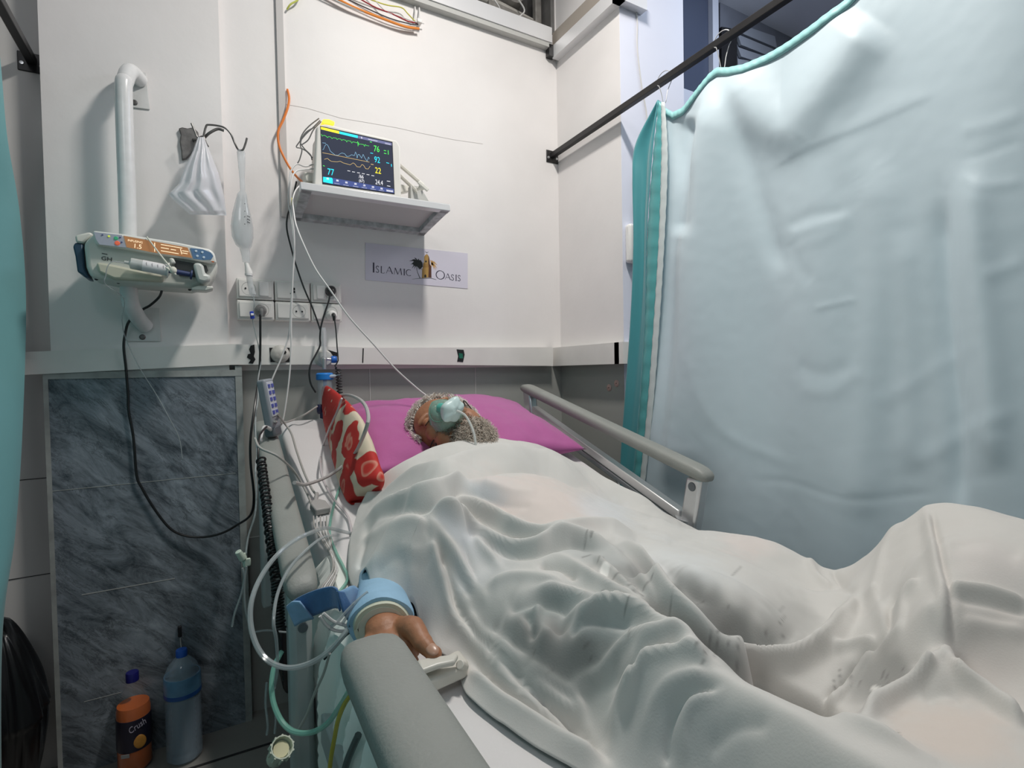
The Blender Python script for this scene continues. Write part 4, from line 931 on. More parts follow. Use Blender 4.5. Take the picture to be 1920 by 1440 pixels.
def jaw_pred(l, d, r): return l.y < -.018 - max(0, l.z - .02) * .30 + .008 * r.random() and l.z > -.035 and not (abs(l.x) < .022 and -.062 < l.y < -.038 and l.z > .05) and not (l.z > .052 and l.y > -.030)
bsp = scalp_spots(2300, 8, jaw_pred, ((0, -.034, .022), (.066, .080, .066))) + scalp_spots(900, 9, lambda l, d, r: l.y < -.07, ((0, -.088, .030), (.044, .038, .046)))
curls('beard', bsp, mat('grizzled_beard', (.30, .25, .20), .6, var=.6, vscale=120), 5, .010, .0007, .0028)
curls('chin_beard', scalp_spots(2400, 11, lambda l, d, r: l.y < -.085, ((0, -.100, .026), (.050, .050, .046))), mat('white_beard', (.66, .58, .50), .6, var=.3, vscale=80), 6, .022, .0009, .005)

# blue sleeve and rolled cuff round the wrist
slv = mat('pale_blue_sleeve', (.30, .50, .68), .7, var=.08, vscale=30, bump=.08, bscale=200)
def ringset(pts, radii, m, nm, par, sq=1.0, lab=None, wav=.0):
    b = MB(); P = [Vector(p) for p in pts]; n = 40; vs = []; fs = []
    for i, p in enumerate(P):
        t = (P[min(i + 1, len(P) - 1)] - P[max(i - 1, 0)]).normalized(); u = Vector((1, 0, 0)); u = (u - t * u.dot(t)).normalized(); w_ = t.cross(u)
        for k in range(n):
            a = 2 * math.pi * k / n; r = radii[i] * (1 + wav * math.sin(5 * a + i)); vs.append(p + u * math.cos(a) * r + w_ * math.sin(a) * r * sq)
    for i in range(len(P) - 1):
        for k in range(n): fs.append((i * n + k, i * n + (k + 1) % n, (i + 1) * n + (k + 1) % n, (i + 1) * n + k))
    b._add(vs, fs); return b.build(nm, m, par, solid=.0015, label=lab)
wd = (W - Vector((.250, -1.10, .778))).normalized(); q = lambda t: W + wd * t
ringset([q(-.16) + Vector((0, 0, .006)), q(-.12), q(-.085), q(-.055), q(-.030), q(-.010), q(-.002), q(-.008), q(-.022)], [.038, .039, .041, .044, .047, .049, .047, .042, .040], slv, 'sleeve', person, .86, 'pale blue sleeve end', .02)
ringset([q(-.03), q(-.004), q(.004), q(.001), q(-.01)], [.041, .0415, .0395, .0365, .036], mat('cream_cuff', (.62, .63, .50), .6), 'cuff_lining', person, .86, 'cream inner cuff', .01)
ringset([q(-.02), q(.003), q(.005), q(-.02)], [.0350, .0348, .0330, .0330], mat('cream_band', (.66, .65, .55), .4), 'wrist_band', person, .86)


# ================================================================ THINGS ON THE WALL
def outline(b, pts, y, dy): return b.prism([Y(p[0], p[1], y) for p in pts], (0, dy, 0))
# shelf with the monitor
sh_ = thing('monitor_shelf', (.52, -.12, 1.70), 'white framed wall shelf carrying the patient monitor', 'shelf')
sl = .03 / .25
def sp(x, y, z): return Vector((x, y, z + (-y) * sl))
b = MB(); b.prism([sp(.272, 0, 1.712), sp(.759, 0, 1.712), sp(.762, -.25, 1.712), sp(.267, -.25, 1.712)], (0, 0, .006)); b.build('top_panel', mat('shelf_panel', (.60, .61, .60), .5), sh_)
for nm, q in (('front_rail', [(.264, -.252), (.764, -.252), (.764, -.225), (.264, -.225)]), ('back_rail', [(.272, -.028), (.759, -.028), (.759, 0), (.272, 0)]), ('side_rail', [(.266, -.25), (.300, -.25), (.300, 0), (.270, 0)]), ('side_rail', [(.728, -.25), (.762, -.25), (.758, 0), (.728, 0)])):
    b = MB(); b.prism([sp(x, y, 1.694) for x, y in q], (0, 0, .022 if nm != 'front_rail' else .023)); b.build(nm, alu if nm == 'front_rail' else mat('weathered_white_metal', (.50, .53, .54), .5, .1, var=.35, vscale=45), sh_, bevel=.002)
# upright straps with a knob right of the monitor
for a, c in (((748, 311), (796, 352)), ((748, 330), (782, 362))):
    b = MB(); A, B = Y(*a, -.09), Y(*c, -.16); b.prism([A, B, B + Vector((0, 0, .016)), A + Vector((0, 0, .016))], (.002, .012, 0)); b.build('strap', cream_p, sh_, bevel=.003)
b = MB(); A = Y(788, 352, -.17); b.lathe([(0, -.02), (.010, -.018), (.012, -.004), (.006, 0), (.006, .02)], A, (-.3, 1, 0), 14); b.box(A + Vector((.004, -.02, 0)), (.044, .008, .014), Matrix.Rotation(math.radians(35), 3, 'Y')); b.build('clamp_knob', cream_p, sh_, bevel=.003)
b = MB(); outline(b, [(770, 347), (788, 349), (808, 383), (770, 376)], -.14, .03); b.build('gusset', mat('gusset_grey', (.48, .48, .46), .5), sh_, bevel=.002)
b = MB(); outline(b, [(748, 345), (770, 348), (768, 358), (750, 361)], -.07, .03); b.build('pivot_plate', cream_p, sh_, bevel=.002)

mon = thing('patient_monitor', (.46, -.17, 1.735), 'white patient monitor showing 76, 92 and 22 on the wall shelf', 'monitor')
yf = -.20
def q4(a, y=yf): return [Y(p[0], p[1], y) for p in a]
FR = q4([(588, 352), (594, 237), (609, 231), (744, 263), (751, 275), (753, 372), (748, 378), (592, 360)])
b = MB(); b.prism(FR, (0, .035, 0)); b.build('bezel', mat('monitor_white', (.74, .72, .68), .35), mon, bevel=.006, seg=3)
b = MB(); b.prism([p + Vector((0, .034, 0)) + (Vector((.456, 0, 1.85)) - p) * .06 for p in FR], (0, .085, 0)); b.build('back_case', mat('monitor_white_side', (.60, .58, .54), .4), mon, bevel=.012, seg=3)
scr = [(601.5, 237.2), (735, 267), (739, 363), (605.3, 343.6)]
y1 = yf - .0012
b = MB(); b.prism(q4([(600.5, 236), (736, 266), (740, 364.5), (604.4, 345)], yf - .0006), (0, .002, 0)); b.build('screen_surround', black_p, mon)
SCo = mat('screen_dark', (.012, .014, .022), .15, emit=(.035, .04, .06), estr=1.0)
b = MB(); b.prism(q4(scr, y1), (0, .001, 0)); scrn = b.build('screen', SCo, mon)
def em(name, c, s=1.0): return mat('screen_' + name, (.01, .01, .01), .3, emit=c, estr=s)
G_, C_, Y_, W_, B_, N_ = em('green', (.08, .9, .10), 1.2), em('cyan', (.02, .75, .95), 1.2), em('yellow', (1, .85, .03), 1.2), em('white', (.9, .9, .95), 1.0), em('blue_bar', (.06, .09, .28), 1.0), em('slate_bar', (.16, .17, .33), 1.0)
PX = lambda X_, Y_2: (590 + X_ * .104167, 220 + Y_2 * .104167)      # enlarged-crop coordinates to photo pixels
y2 = y1 - .0004
def poly(m, pts, nm='screen_graphic'):
    b = MB(); b.prism(q4([PX(*p) for p in pts], y2), (0, .0003, 0)); b.build(nm, m, scrn)
def line(m, pts, wd=3, nm='trace'):
    b = MB(); P = [PX(*p) for p in pts]; k = wd * .104 / 2
    for a, c in zip(P, P[1:]):
        d = math.hypot(c[0] - a[0], c[1] - a[1]) or 1; nx, ny = -(c[1] - a[1]) / d * k, (c[0] - a[0]) / d * k
        b.prism(q4([(a[0] - nx, a[1] - ny), (c[0] - nx, c[1] - ny), (c[0] + nx, c[1] + ny), (a[0] + nx, a[1] + ny)], y2), (0, .0003, 0))
    b.build(nm, m, scrn)
poly(Y_, [(112, 170), (440, 248), (441, 296), (114, 214)], 'alarm_bar'); poly(C_, [(446, 252), (776, 328), (776, 374), (446, 296)], 'alarm_bar'); poly(N_, [(780, 328), (1388, 462), (1390, 508), (780, 376)], 'status_bar')
poly(B_, [(325, 1090), (1425, 1290), (1428, 1362), (328, 1200)], 'menu_bar'); poly(C_, [(152, 1070), (310, 1088), (324, 1108), (326, 1196), (152, 1162)], 'menu_button')
for p in [(235, 1100), (410, 1135), (572, 1170), (735, 1195), (893, 1222), (1050, 1252), (1205, 1280)]: poly(W_, [(p[0] - 20, p[1] - 16), (p[0] + 20, p[1] - 10), (p[0] + 22, p[1] + 22), (p[0] - 22, p[1] + 16)], 'icon')
for p in [(400, 1190), (560, 1218), (735, 1242), (890, 1265), (1050, 1292), (1200, 1318)]: line(W_, [(p[0] - 45, p[1] - 6), (p[0] + 50, p[1] + 10)], 6, 'caption')
poly(W_, [(1290, 1300), (1410, 1318), (1412, 1350), (1292, 1330)], 'caption'); line(W_, [(840, 350), (850, 382)], 22, 'caption'); line(W_, [(960, 392), (1130, 430)], 10, 'caption'); poly(mat('screen_lilac', (.01, .01, .01), emit=(.5, .5, .65)), [(1265, 455), (1365, 475), (1365, 500), (1265, 480)], 'caption')
line(G_, [(120, 300), (135, 338), (165, 322), (200, 335), (235, 365), (250, 345), (290, 355), (315, 385), (330, 365), (390, 375), (405, 402), (420, 385), (470, 392), (490, 418), (505, 398), (560, 412), (578, 445), (592, 418), (650, 430), (668, 465), (685, 440), (740, 452), (765, 460), (775, 430), (780, 520), (790, 450), (800, 492), (820, 480), (880, 490), (900, 525), (905, 488), (930, 505), (980, 515)], 5)
line(em('pale_blue', (.25, .5, .7)), [(140, 458), (200, 465), (190, 470)], 6); line(MATS['screen_pale_blue'], [(142, 580), (160, 575), (180, 520), (205, 485), (230, 495), (255, 540), (280, 605), (320, 640), (370, 680), (420, 685), (450, 660), (490, 640), (540, 655), (580, 705), (620, 700), (665, 672), (715, 690), (735, 622), (755, 670), (765, 735), (780, 670), (800, 665), (845, 735), (872, 665), (905, 735), (945, 790), (968, 715), (985, 748)], 6)
line(em('ochre', (.75, .52, .2)), [(140, 635), (985, 806)], 6); line(MATS['screen_ochre'], [(175, 755), (230, 738), (260, 765), (300, 792), (400, 802), (460, 790), (520, 822), (640, 855), (690, 820), (720, 835), (760, 888), (820, 895), (850, 848), (880, 862), (920, 925), (965, 930), (1000, 875)], 6)
for p in ((590, 960), (675, 978), (765, 995), (850, 1010), (935, 1028), (1022, 1046)): line(W_, [p, (p[0] + 50, p[1] + 8)], 9, 'dash')
for m, a in ((G_, [(995, 440), (1028, 448)]), (C_, [(1002, 640), (1050, 650)]), (MATS['screen_ochre'], [(1012, 842), (1060, 852)]), (G_, [(1245, 595), (1285, 603)]), (G_, [(1248, 645), (1290, 655)]), (C_, [(1380, 840), (1384, 888)]), (W_, [(1300, 1145), (1360, 1155)]), (W_, [(1303, 1232), (1362, 1243)]), (C_, [(1290, 815), (1340, 828)]), (G_, [(1322, 592), (1326, 670)]), (G_, [(152, 868), (180, 878)])): line(m, a, 10, 'mark')
def stext(t, x, yb, size, m, wf=.72):
    b = MB(); p = Y(*PX(x, yb), y2 - .0002); b.text(t, size, p, RF, .00015, sx=wf); b.build('reading', m, scrn)
stext('76', 1062, 608, .0285, G_); stext('92', 1072, 805, .0285, C_); stext('22', 1086, 1000, .0285, Y_, .75); stext('77', 228, 1030, .030, C_); stext('24.4', 1092, 1200, .0225, W_, .68); stext('/66', 795, 1090, .0175, W_); stext('(67)', 795, 1160, .014, W_, .8)
b = MB(); p = Y(613, 355, yf - .003); b.lathe([(0, -.002), (.006, -.0015), (.008, .002)], p, (0, 1, 0), 18); b.build('power_button', mat('power_button', (.45, .16, .09), .4, emit=(.4, .12, .05), estr=.4), mon)
for x_ in (648, 664, 680, 697, 714): b = MB(); b.box(Y(x_, 358 + (x_ - 613) * .155, yf - .001), (.020, .004, .007)); b.build('button', white_p, mon, bevel=.0015)
b = MB(); outline(b, [(603, 229), (606, 223), (617, 223), (628, 228), (627, 234), (606, 232)], yf - .002, .03); b.build('alarm_lamp', mat('alarm_lamp', (.9, .6, .05), .3, emit=(1, .55, .05), estr=1.15), mon, bevel=.003)
b = MB(); outline(b, [(570, 322), (591, 324), (591, 340), (574, 340)], -.16, .05); b.build('side_module', cream_p, mon, bevel=.003)
b = MB(); outline(b, [(577, 340), (591, 340), (591, 356), (582, 354)], -.15, .05); b.build('side_module', cream_p, mon, bevel=.003)

# poster
po = thing('poster', Y(780, 500, -.004), 'white lilac poster reading ISLAMIC OASIS below the monitor shelf', 'poster')
yp = -.002
PC = [(685, 455), (877, 475), (877, 541), (685, 525)]
b = MB(); b.prism([Y(*p, yp) for p in PC], (0, .0015, 0)); b.build('sheet', mat('poster_paper', (.66, .635, .73), .45), po)
pc = lambda X_, Y2: (660 + X_ * .125, 440 + Y2 * .125)
ink = mat('poster_ink', (.025, .022, .05), .5); gold = mat('poster_gold', (.42, .25, .07), .5); brown = mat('poster_brown', (.09, .03, .015), .5); tan = mat('poster_tan', (.62, .36, .13), .5); dk = mat('poster_black', (.012, .014, .012), .5); mid = mat('poster_midtone', (.34, .19, .05), .5)
yk = yp - .0006
def pp(m, pts, nm='emblem', k=0): b = MB(); b.prism([Y(*pc(*p), yk - k * .0003) for p in pts], (0, .0002, 0)); b.build(nm, m, po)
def pstroke(b, a, c, w0, w1):
    A, Cc = Y(*pc(*a), yk), Y(*pc(*c), yk); d = (Cc - A); d.normalize(); nn = Vector((-d.z, 0, d.x)); b.prism([A - nn * w0, Cc - nn * w1, Cc + nn * w1, A + nn * w0], (0, .0002, 0))
# lettering drawn as thin roman capitals: (char, left, baseline y, cap height, width)
def letter(ch, x, yb, h, wd, skew=.085):
    b = MB(); f = lambda u, v: (x + u * wd, yb - v * h + u * wd * skew); T_, t_ = .0013 * h / 100 + .0002, .00062
    def s(a, c, k=T_, k2=None): pstroke(b, f(*a), f(*c), k, k if k2 is None else k2)
    def arc(cx, cy, rx, ry, a0, a1, kf):
        n = 14; pr = None
        for i in range(n + 1):
            a = math.radians(a0 + (a1 - a0) * i / n); p = (cx + rx * math.cos(a), cy + ry * math.sin(a))
            if pr: k = kf(a); pstroke(b, f(*pr), f(*p), k, k)
            pr = p
    if ch == 'I': s((.5, 0), (.5, 1), T_ * 1.3); s((.2, 0), (.8, 0), t_); s((.2, 1), (.8, 1), t_)
    if ch == 'L': s((.2, 0), (.2, 1)); s((.2, .0), (.95, 0), t_); s((.95, 0), (.98, .15), t_); s((.05, 1), (.38, 1), t_)
    if ch == 'A': s((0, 0), (.5, 1), t_); s((.5, 1), (1, 0)); s((.22, .38), (.74, .38), t_)
    if ch == 'M': s((0, 0), (.14, 1), t_); s((.14, 1), (.5, .05)); s((.5, .05), (.86, 1), t_); s((.86, 1), (1, 0))
    if ch == 'C': arc(.55, .5, .5, .5, 55, 305, lambda a: t_ + (T_ - t_) * abs(math.cos(a)))
    if ch == 'O': arc(.5, .5, .5, .5, 0, 360, lambda a: t_ + (T_ - t_) * abs(math.cos(a)))
    if ch == 'S':
        pts = [(.85, .82), (.6, 1), (.3, .95), (.18, .75), (.35, .58), (.65, .45), (.85, .25), (.7, .05), (.4, 0), (.12, .15)]
        for a, c in zip(pts, pts[1:]): s(a, c, T_ * .75)
    b.build('letter', ink, po)
for ch, x, yb, h, wd in (('I', 302, 562, 142, 44), ('S', 352, 566, 100, 60), ('L', 428, 574, 100, 58), ('A', 512, 580, 104, 96), ('M', 632, 596, 100, 112), ('I', 766, 606, 92, 36), ('C', 808, 612, 92, 90)): letter(ch, x, yb, h, wd)
for ch, x, yb, h, wd in (('O', 1262, 662, 128, 126), ('A', 1396, 672, 92, 80), ('S', 1478, 682, 86, 58), ('I', 1545, 688, 86, 34), ('S', 1578, 692, 86, 56)): letter(ch, x, yb, h, wd)
pp(gold, [(1050, 650), (1052, 520), (1072, 480), (1068, 430), (1082, 415), (1084, 330), (1100, 305), (1122, 292), (1140, 305), (1148, 345), (1142, 420), (1150, 500), (1145, 642)], 'tower')
pp(brown, [(1140, 305), (1158, 340), (1165, 390), (1168, 440), (1190, 480), (1192, 645), (1145, 642), (1150, 500), (1142, 420), (1148, 345)], 'tower_shade')
pp(mid, [(1070, 430), (1144, 432), (1146, 492), (1062, 492)], 'tower_band', 1); pp(dk, [(1085, 640), (1085, 610), (1100, 592), (1115, 612), (1115, 640)], 'door', 1); pp(dk, [(1098, 415), (1098, 398), (1109, 380), (1120, 398), (1120, 415)], 'window', 1)
b = MB(); pstroke(b, (1124, 292), (1124, 262), .0004, .0004); pstroke(b, (1100, 250), (1112, 266), .0003, .0006); pstroke(b, (1112, 266), (1130, 266), .0006, .0006); pstroke(b, (1130, 266), (1150, 258), .0006, .0003); b.build('crescent', dk, po)
def frond(cx, cy, tips, m, nm):
    b = MB()
    for tx, ty in tips:
        mx_, my = (cx + tx) / 2, (cy + ty) / 2 - 26
        pstroke(b, (cx, cy), (mx_, my), .0022, .0024); pstroke(b, (mx_, my), (tx, ty), .0024, .0003)
    b.build(nm, m, po)
frond(985, 430, [(862, 395), (880, 450), (900, 505), (935, 515), (965, 500), (1010, 528), (1045, 528), (1065, 480), (1062, 420), (1045, 395), (1005, 365), (935, 345), (900, 375), (990, 515), (1030, 460)], dk, 'palm_crown')
pp(dk, [(925, 400), (960, 375), (1010, 385), (1060, 430), (1060, 480), (1020, 520), (985, 480), (945, 470), (905, 440)], 'palm_crown', 1)
frond(1195, 440, [(1275, 505), (1260, 528), (1235, 525), (1280, 455), (1250, 420), (1215, 400), (1175, 385), (1190, 500)], tan, 'palm_crown')
b = MB(); pstroke(b, (965, 490), (985, 570), .0009, .0010); pstroke(b, (985, 570), (1020, 652), .0010, .0013); pstroke(b, (900, 668), (1020, 655), .0003, .0008); pstroke(b, (1020, 655), (1190, 654), .0008, .0008); pstroke(b, (1190, 654), (1265, 674), .0008, .0003); b.build('palm_trunk', dk, po)

# socket boxes 3 x 2
sx0, sz0 = .0900, 1.339
XS = [Y(443, 560, -.045).x, Y(515, 560, -.045).x, Y(583, 560, -.045).x, Y(642, 560, -.045).x]; zt_ = [Y(480, 600, -.045).z, Y(480, 562, -.045).z, Y(480, 521, -.045).z]
sock_m = mat('socket_plastic', (.76, .75, .72), .35, var=.04, vscale=20)
def sock(i, j, kind, lab):
    x0, x1 = XS[i] + .0015, XS[i + 1] - .0015; z0, z1 = zt_[j] + .0015, zt_[j + 1] - .0015; zc = (z0 + z1) / 2; xc = (x0 + x1) / 2
    t = thing('wall_socket', (xc, 0, z0), lab, 'socket', 'surface mounted socket boxes below the shelf')
    b = MB(); b.bb(x0, x1, -.04, 0, z0, z1); b.build('back_box', sock_m, t, bevel=.004)
    b = MB(); b.bb(x0 + .006, x1 - .006, -.045, -.038, z0 + .007, z1 - .006); b.build('face_plate', sock_m, t, bevel=.003)
    if kind != 'u':
        cx = {'l': x0 + .036, 'r': x1 - .038}[kind[0]]
        b = MB(); b.lathe([(.0, .012), (.018, .012), (.0195, .0005), (.0215, .0), (.022, .002)], (cx, -.0455, zc), (0, 1, 0), 28); so = b.build('socket_well', mat('socket_well', (.50, .50, .48), .45), t)
        for s in (-1, 1): b = MB(); b.lathe([(0, -.0008), (.0028, -.0008), (.0028, .002)], (cx + s * .0095, -.0462, zc), (0, 1, 0), 12); b.build('pin_hole', black_p, so)
        if kind[1] == 's':
            b = MB(); xs = x1 - .030 if kind[0] == 'l' else x0 + .034; b.bb(xs - .016, xs + .014, -.0495, -.044, zc - .024, zc + .024); b.build('rocker_switch', white_p, t, bevel=.003)
    else:
        for q in ([(-.006, .011), (-.001, .011), (-.001, .002), (-.006, .002)], [(-.017, -.008), (-.009, -.005), (-.009, -.010), (-.017, -.012)], [(-.006, .000), (-.001, .000), (-.001, -.007), (-.006, -.007)]):
            b = MB(); b.prism([Vector((xc + .008 + a, -.0458, zc + c)) for a, c in q], (0, .001, 0)); b.build('pin_hole', black_p, t)
    return t
sock(0, 1, 'ls', 'upper left wall socket, behind the drip chamber'); sock(1, 1, 'u', 'upper middle wall socket with a multi-pin outlet'); sock(2, 1, 'rs', 'upper right wall socket holding a black plug')
sock(0, 0, 'r0', 'lower left wall socket holding a round grey plug'); sock(1, 0, 'r0', 'lower middle wall socket with an empty round outlet'); sock(2, 0, 'r0', 'lower right wall socket holding a white plug')
# plugs
def plug(px, py, m, r, lab, nm='power_plug', tail=(0, 0, -.02)):
    c = Y(px, py, -.047); t = thing(nm, c, lab, 'plug')
    b = MB(); b.lathe([(0, .036), (r * .55, .036), (r * .85, .028), (r, .012), (r, 0), (0, 0)], c, (0, -1, 0), 24); b.build('plug_body', m, t)
    b = MB(); b.tube([c + Vector((0, -.034, 0)), c + Vector((0, -.046, -.004)), c + Vector((0, -.048, -.022))], [.007, .006, .0045], 10); b.build('strain_relief', m if m != white_p else black_p, t)
    return t
plg = plug(488, 583, mat('plug_grey', (.22, .22, .215), .5), .0185, 'round grey plug in the lower left socket'); plb = plug(619, 546, black_p, .018, 'black plug in the upper right socket'); plw = plug(621, 592, white_p, .018, 'white plug in the lower right socket')

# infusion pole: bent pipe on two wall plates
ivp = thing('infusion_pole', (-.187, -.0, 1.28), 'white painted bent pipe fixed to the wall and carrying the syringe pump', 'pole')
wp = mat('pole_paint', (.74, .74, .74), .22, var=.05, vscale=40)
T0, B0 = Y(262, 150, -.04), Y(272, 612, -.04); A0 = Y(231, 150, -.125); A1 = Y(240, 420, -.125); A2 = Y(242, 560, -.125)
b = MB(); b.tube([T0, T0.lerp(A0, .55) + Vector((0, 0, .025)), A0 + Vector((.004, .012, .006)), A0 + Vector((0, 0, -.05)), A1, A2 + Vector((0, 0, .02)), A2.lerp(B0, .4) + Vector((0, 0, -.012)), B0], .0215, 20, 8); b.build('pipe', wp, ivp)
for q in ([(245, 135), (274, 137), (281, 206), (247, 202)], [(235, 577), (299, 578), (302, 640), (237, 640)]):
    b = MB(); outline(b, q, -.036, -.004); pl_ = b.build('wall_plate', mat('plate_paint', (.66, .66, .65), .4, var=.08, vscale=30), ivp, bevel=.001)
    p = Y(252, 192, -.041) if q[0][1] < 300 else Y(267, 632, -.041); b = MB(); b.lathe([(0, .003), (.005, .003), (.0085, 0)], p, (0, -1, 0), 14); b.build('screw', dsteel, pl_)

# syringe pump
pu = thing('syringe_pump', Y(275, 530, -.18), 'white syringe pump with an orange display clamped on the pole', 'pump')
yp0 = -.235
pm_ = mat('pump_case', (.66, .665, .61), .4, var=.04, vscale=20)
za = lambda X_, Y2: (120 + X_ / 6.0, 400 + Y2 / 6.0)
def zo(b, pts, y, dy): return outline(b, [za(*p) for p in pts], y, dy)
b = MB(); zo(b, [(215, 330), (330, 215), (700, 240), (1250, 330), (1640, 415), (1700, 470), (1730, 590), (1690, 700), (1640, 790), (1430, 845), (850, 800), (560, 770), (290, 715), (245, 600)], yp0 + .02, .12); b.build('case', pm_, pu, bevel=.012, seg=3)
b = MB(); zo(b, [(320, 190), (700, 235), (1250, 320), (1640, 400), (1695, 450), (1720, 560), (1640, 555), (1100, 470), (700, 400), (350, 345)], yp0, .06); b.build('display_housing', mat('pump_white', (.76, .76, .72), .35), pu, bevel=.005)
b = MB(); zo(b, [(120, 245), (290, 205), (330, 240), (215, 335), (130, 325)], yp0 + .03, .08); b.build('corner_cap', cream_p, pu, bevel=.005)
b = MB(); zo(b, [(98, 370), (125, 325), (212, 340), (235, 620), (290, 730), (225, 715), (205, 685), (150, 660), (125, 480)], yp0 + .035, .07); b.build('side_handle', mat('navy_plastic', (.02, .055, .10), .4), pu, bevel=.005)
b = MB(); zo(b, [(335, 210), (650, 245), (700, 385), (400, 350), (360, 290)], yp0 - .002, .003); kp = b.build('key_panel', mat('key_panel', (.42, .44, .52), .4), pu)
for X_, Y2, c, r in ((585, 280, (.03, .25, .12), .0050), (600, 335, (.55, .10, .05), .0062), (505, 258, (.55, .65, .08), .0028), (432, 242, (.05, .06, .12), .0022), (632, 270, (.04, .05, .12), .0022), (648, 325, (.04, .05, .12), .0022)):
    b = MB(); b.lathe([(0, .002), (r * .7, .002), (r, 0)], Y(*za(X_, Y2), yp0 - .0022), (0, -1, 0), 16); b.build('key', mat('key_%d_%d' % (X_, Y2), c, .4, emit=c, estr=.5), kp)
b = MB(); zo(b, [(672, 252), (1390, 385), (1440, 500), (1010, 440), (705, 380)], yp0 - .002, .003); dp = b.build('display', mat('pump_display', (.20, .09, .035), .3, emit=(.26, .12, .05), estr=.8), pu)
tx = mat('display_text', (.5, .4, .25), .4, emit=(.95, .75, .50), estr=.9)
RT = Matrix.Rotation(math.radians(5.5), 3, 'Y') @ RF
b = MB(); b.text('1.5', .0165, Y(*za(775, 385), yp0 - .003), RT, .0002, sx=1.0); b.build('reading', tx, dp)
b = MB(); b.text('INFUSING', .0080, Y(*za(715, 312), yp0 - .003), RT, .0002, sx=.95); b.build('reading', tx, dp)
b = MB()
for a, c in (((1090, 350), (1330, 392)), ((1090, 385), (1180, 400)), ((1200, 405), (1260, 415)), ((1090, 420), (1290, 455)), ((1330, 420), (1400, 432)), ((1330, 445), (1390, 455)), ((1020, 330), (1020, 430)), ((1310, 400), (1325, 460))):
    A, Cc = Y(*za(*a), yp0 - .003), Y(*za(*c), yp0 - .003); d = (Cc - A).normalized(); nn = Vector((-d.z, 0, d.x)) * .0009; b.prism([A - nn, Cc - nn, Cc + nn, A + nn], (0, .0003, 0))
b.build('display_lines', tx, dp)
b = MB(); zo(b, [(1420, 390), (1560, 405), (1650, 440), (1680, 480), (1655, 520), (1560, 525), (1455, 508)], yp0 - .002, .003); kb = b.build('key_panel', mat('key_panel_blue', (.10, .20, .36), .4), pu)
for X_, Y2 in ((1485, 425), (1555, 438), (1500, 480), (1572, 495)): b = MB(); b.lathe([(0, .0015), (.0026, .0015), (.0034, 0)], Y(*za(X_, Y2), yp0 - .0022), (0, -1, 0), 14); b.build('key', mat('pale_key', (.65, .75, .85), .3), kb)
b = MB(); zo(b, [(1660, 535), (1690, 540), (1688, 552), (1662, 548)], yp0 - .002, .002); b.build('small_mark', mat('orange_mark', (.5, .12, .03), .4), pu)
b = MB(); b.text('GH', .0150, Y(*za(415, 522), yp0 + .0185), RT, .0003, sx=1.1); p = Y(*za(425, 452), yp0 + .018); b.prism([p, p + Vector((.012, 0, -.0018)), p + Vector((.012, 0, -.0003)), p + Vector((0, 0, .0015))], (0, .0005, 0)); b.build('lettering', mat('pump_ink', (.02, .025, .03), .5), pu)
b = MB(); zo(b, [(1240, 520), (1600, 585), (1620, 640), (1560, 720), (1300, 700), (1250, 640)], yp0 + .01, .02); b.build('carriage_recess', mat('recess_dark', (.03, .035, .035), .5), pu)
b = MB(); zo(b, [(360, 545), (520, 570), (1120, 700), (1115, 770), (560, 740), (380, 660)], yp0 + .005, .03); b.build('syringe_cradle', mat('cradle_cream', (.56, .55, .44), .4), pu, bevel=.006)
b = MB(); zo(b, [(1450, 560), (1530, 550), (1570, 590), (1590, 680), (1650, 690), (1640, 760), (1580, 780), (1500, 760), (1475, 680)], yp0 - .03, .06); b.build('plunger_drive', mat('drive_grey', (.55, .57, .54), .4), pu, bevel=.008)
b = MB(); zo(b, [(1180, 500), (1230, 500), (1260, 560), (1200, 570)], yp0 - .006, .03); b.build('clamp_arm', pm_, pu, bevel=.004)
b = MB(); zo(b, [(1430, 835), (1520, 810), (1680, 820), (1675, 850), (1600, 870), (1440, 862)], yp0, .05); b.build('foot_tray', pm_, pu, bevel=.003)
for X_, Y2 in ((365, 742), (1415, 860), (1612, 855), (612, 782)): b = MB(); b.ell(Y(*za(X_, Y2), yp0 + .04), (.0045, .0045, .003), None, 12, 8); b.build('foot', black_p, pu)
# syringe lying in the cradle
sy = thing('syringe', Y(*za(900, 600), yp0 - .02), 'large clear syringe lying in the pump cradle', 'syringe')
A, B = Y(*za(740, 560), yp0 - .022), Y(*za(1165, 640), yp0 - .018); ax = (B - A).normalized(); L = (B - A).length
b = MB(); b.lathe([(0, -.012), (.004, -.012), (.0045, -.002), (.0145, .002), (.0150, .006), (.0150, L), (.0, L)], A, ax, 24); b.build('barrel', mat('syringe_clear', (.66, .68, .66), .15, alpha=.75), sy)
b = MB(); b.lathe([(.0151, L * .33), (.0153, L * .36), (.0153, L * .97), (.0151, L)], A, ax, 24); b.build('label_wrap', mat('syringe_label', (.72, .71, .72), .5), sy)
b = MB(); b.lathe([(0, L * .20), (.0146, L * .20), (.0146, L * .34), (0, L * .34)], A, ax, 24); b.build('stopper', black_p, sy)
for k in range(4): 
    b = MB(); c = A + ax * (L * (.45 + .15 * k)); b.box(c + Vector((0, -.0152, .004)), (.0008, .0006, .009)); b.build('graduation', mat('ink_grey', (.15, .12, .15), .5), sy)
b = MB(); b.lathe([(.0, 0), (.021, 0), (.021, .003), (0, .003)], B, ax, 20); b.build('flange', white_p, sy)
b = MB(); b.lathe([(.0, 0), (.007, 0), (.007, .05), (.014, .052), (.014, .056), (0, .056)], B + ax * .003, ax, 14); b.build('plunger', mat('plunger_navy', (.03, .05, .14), .4), sy)
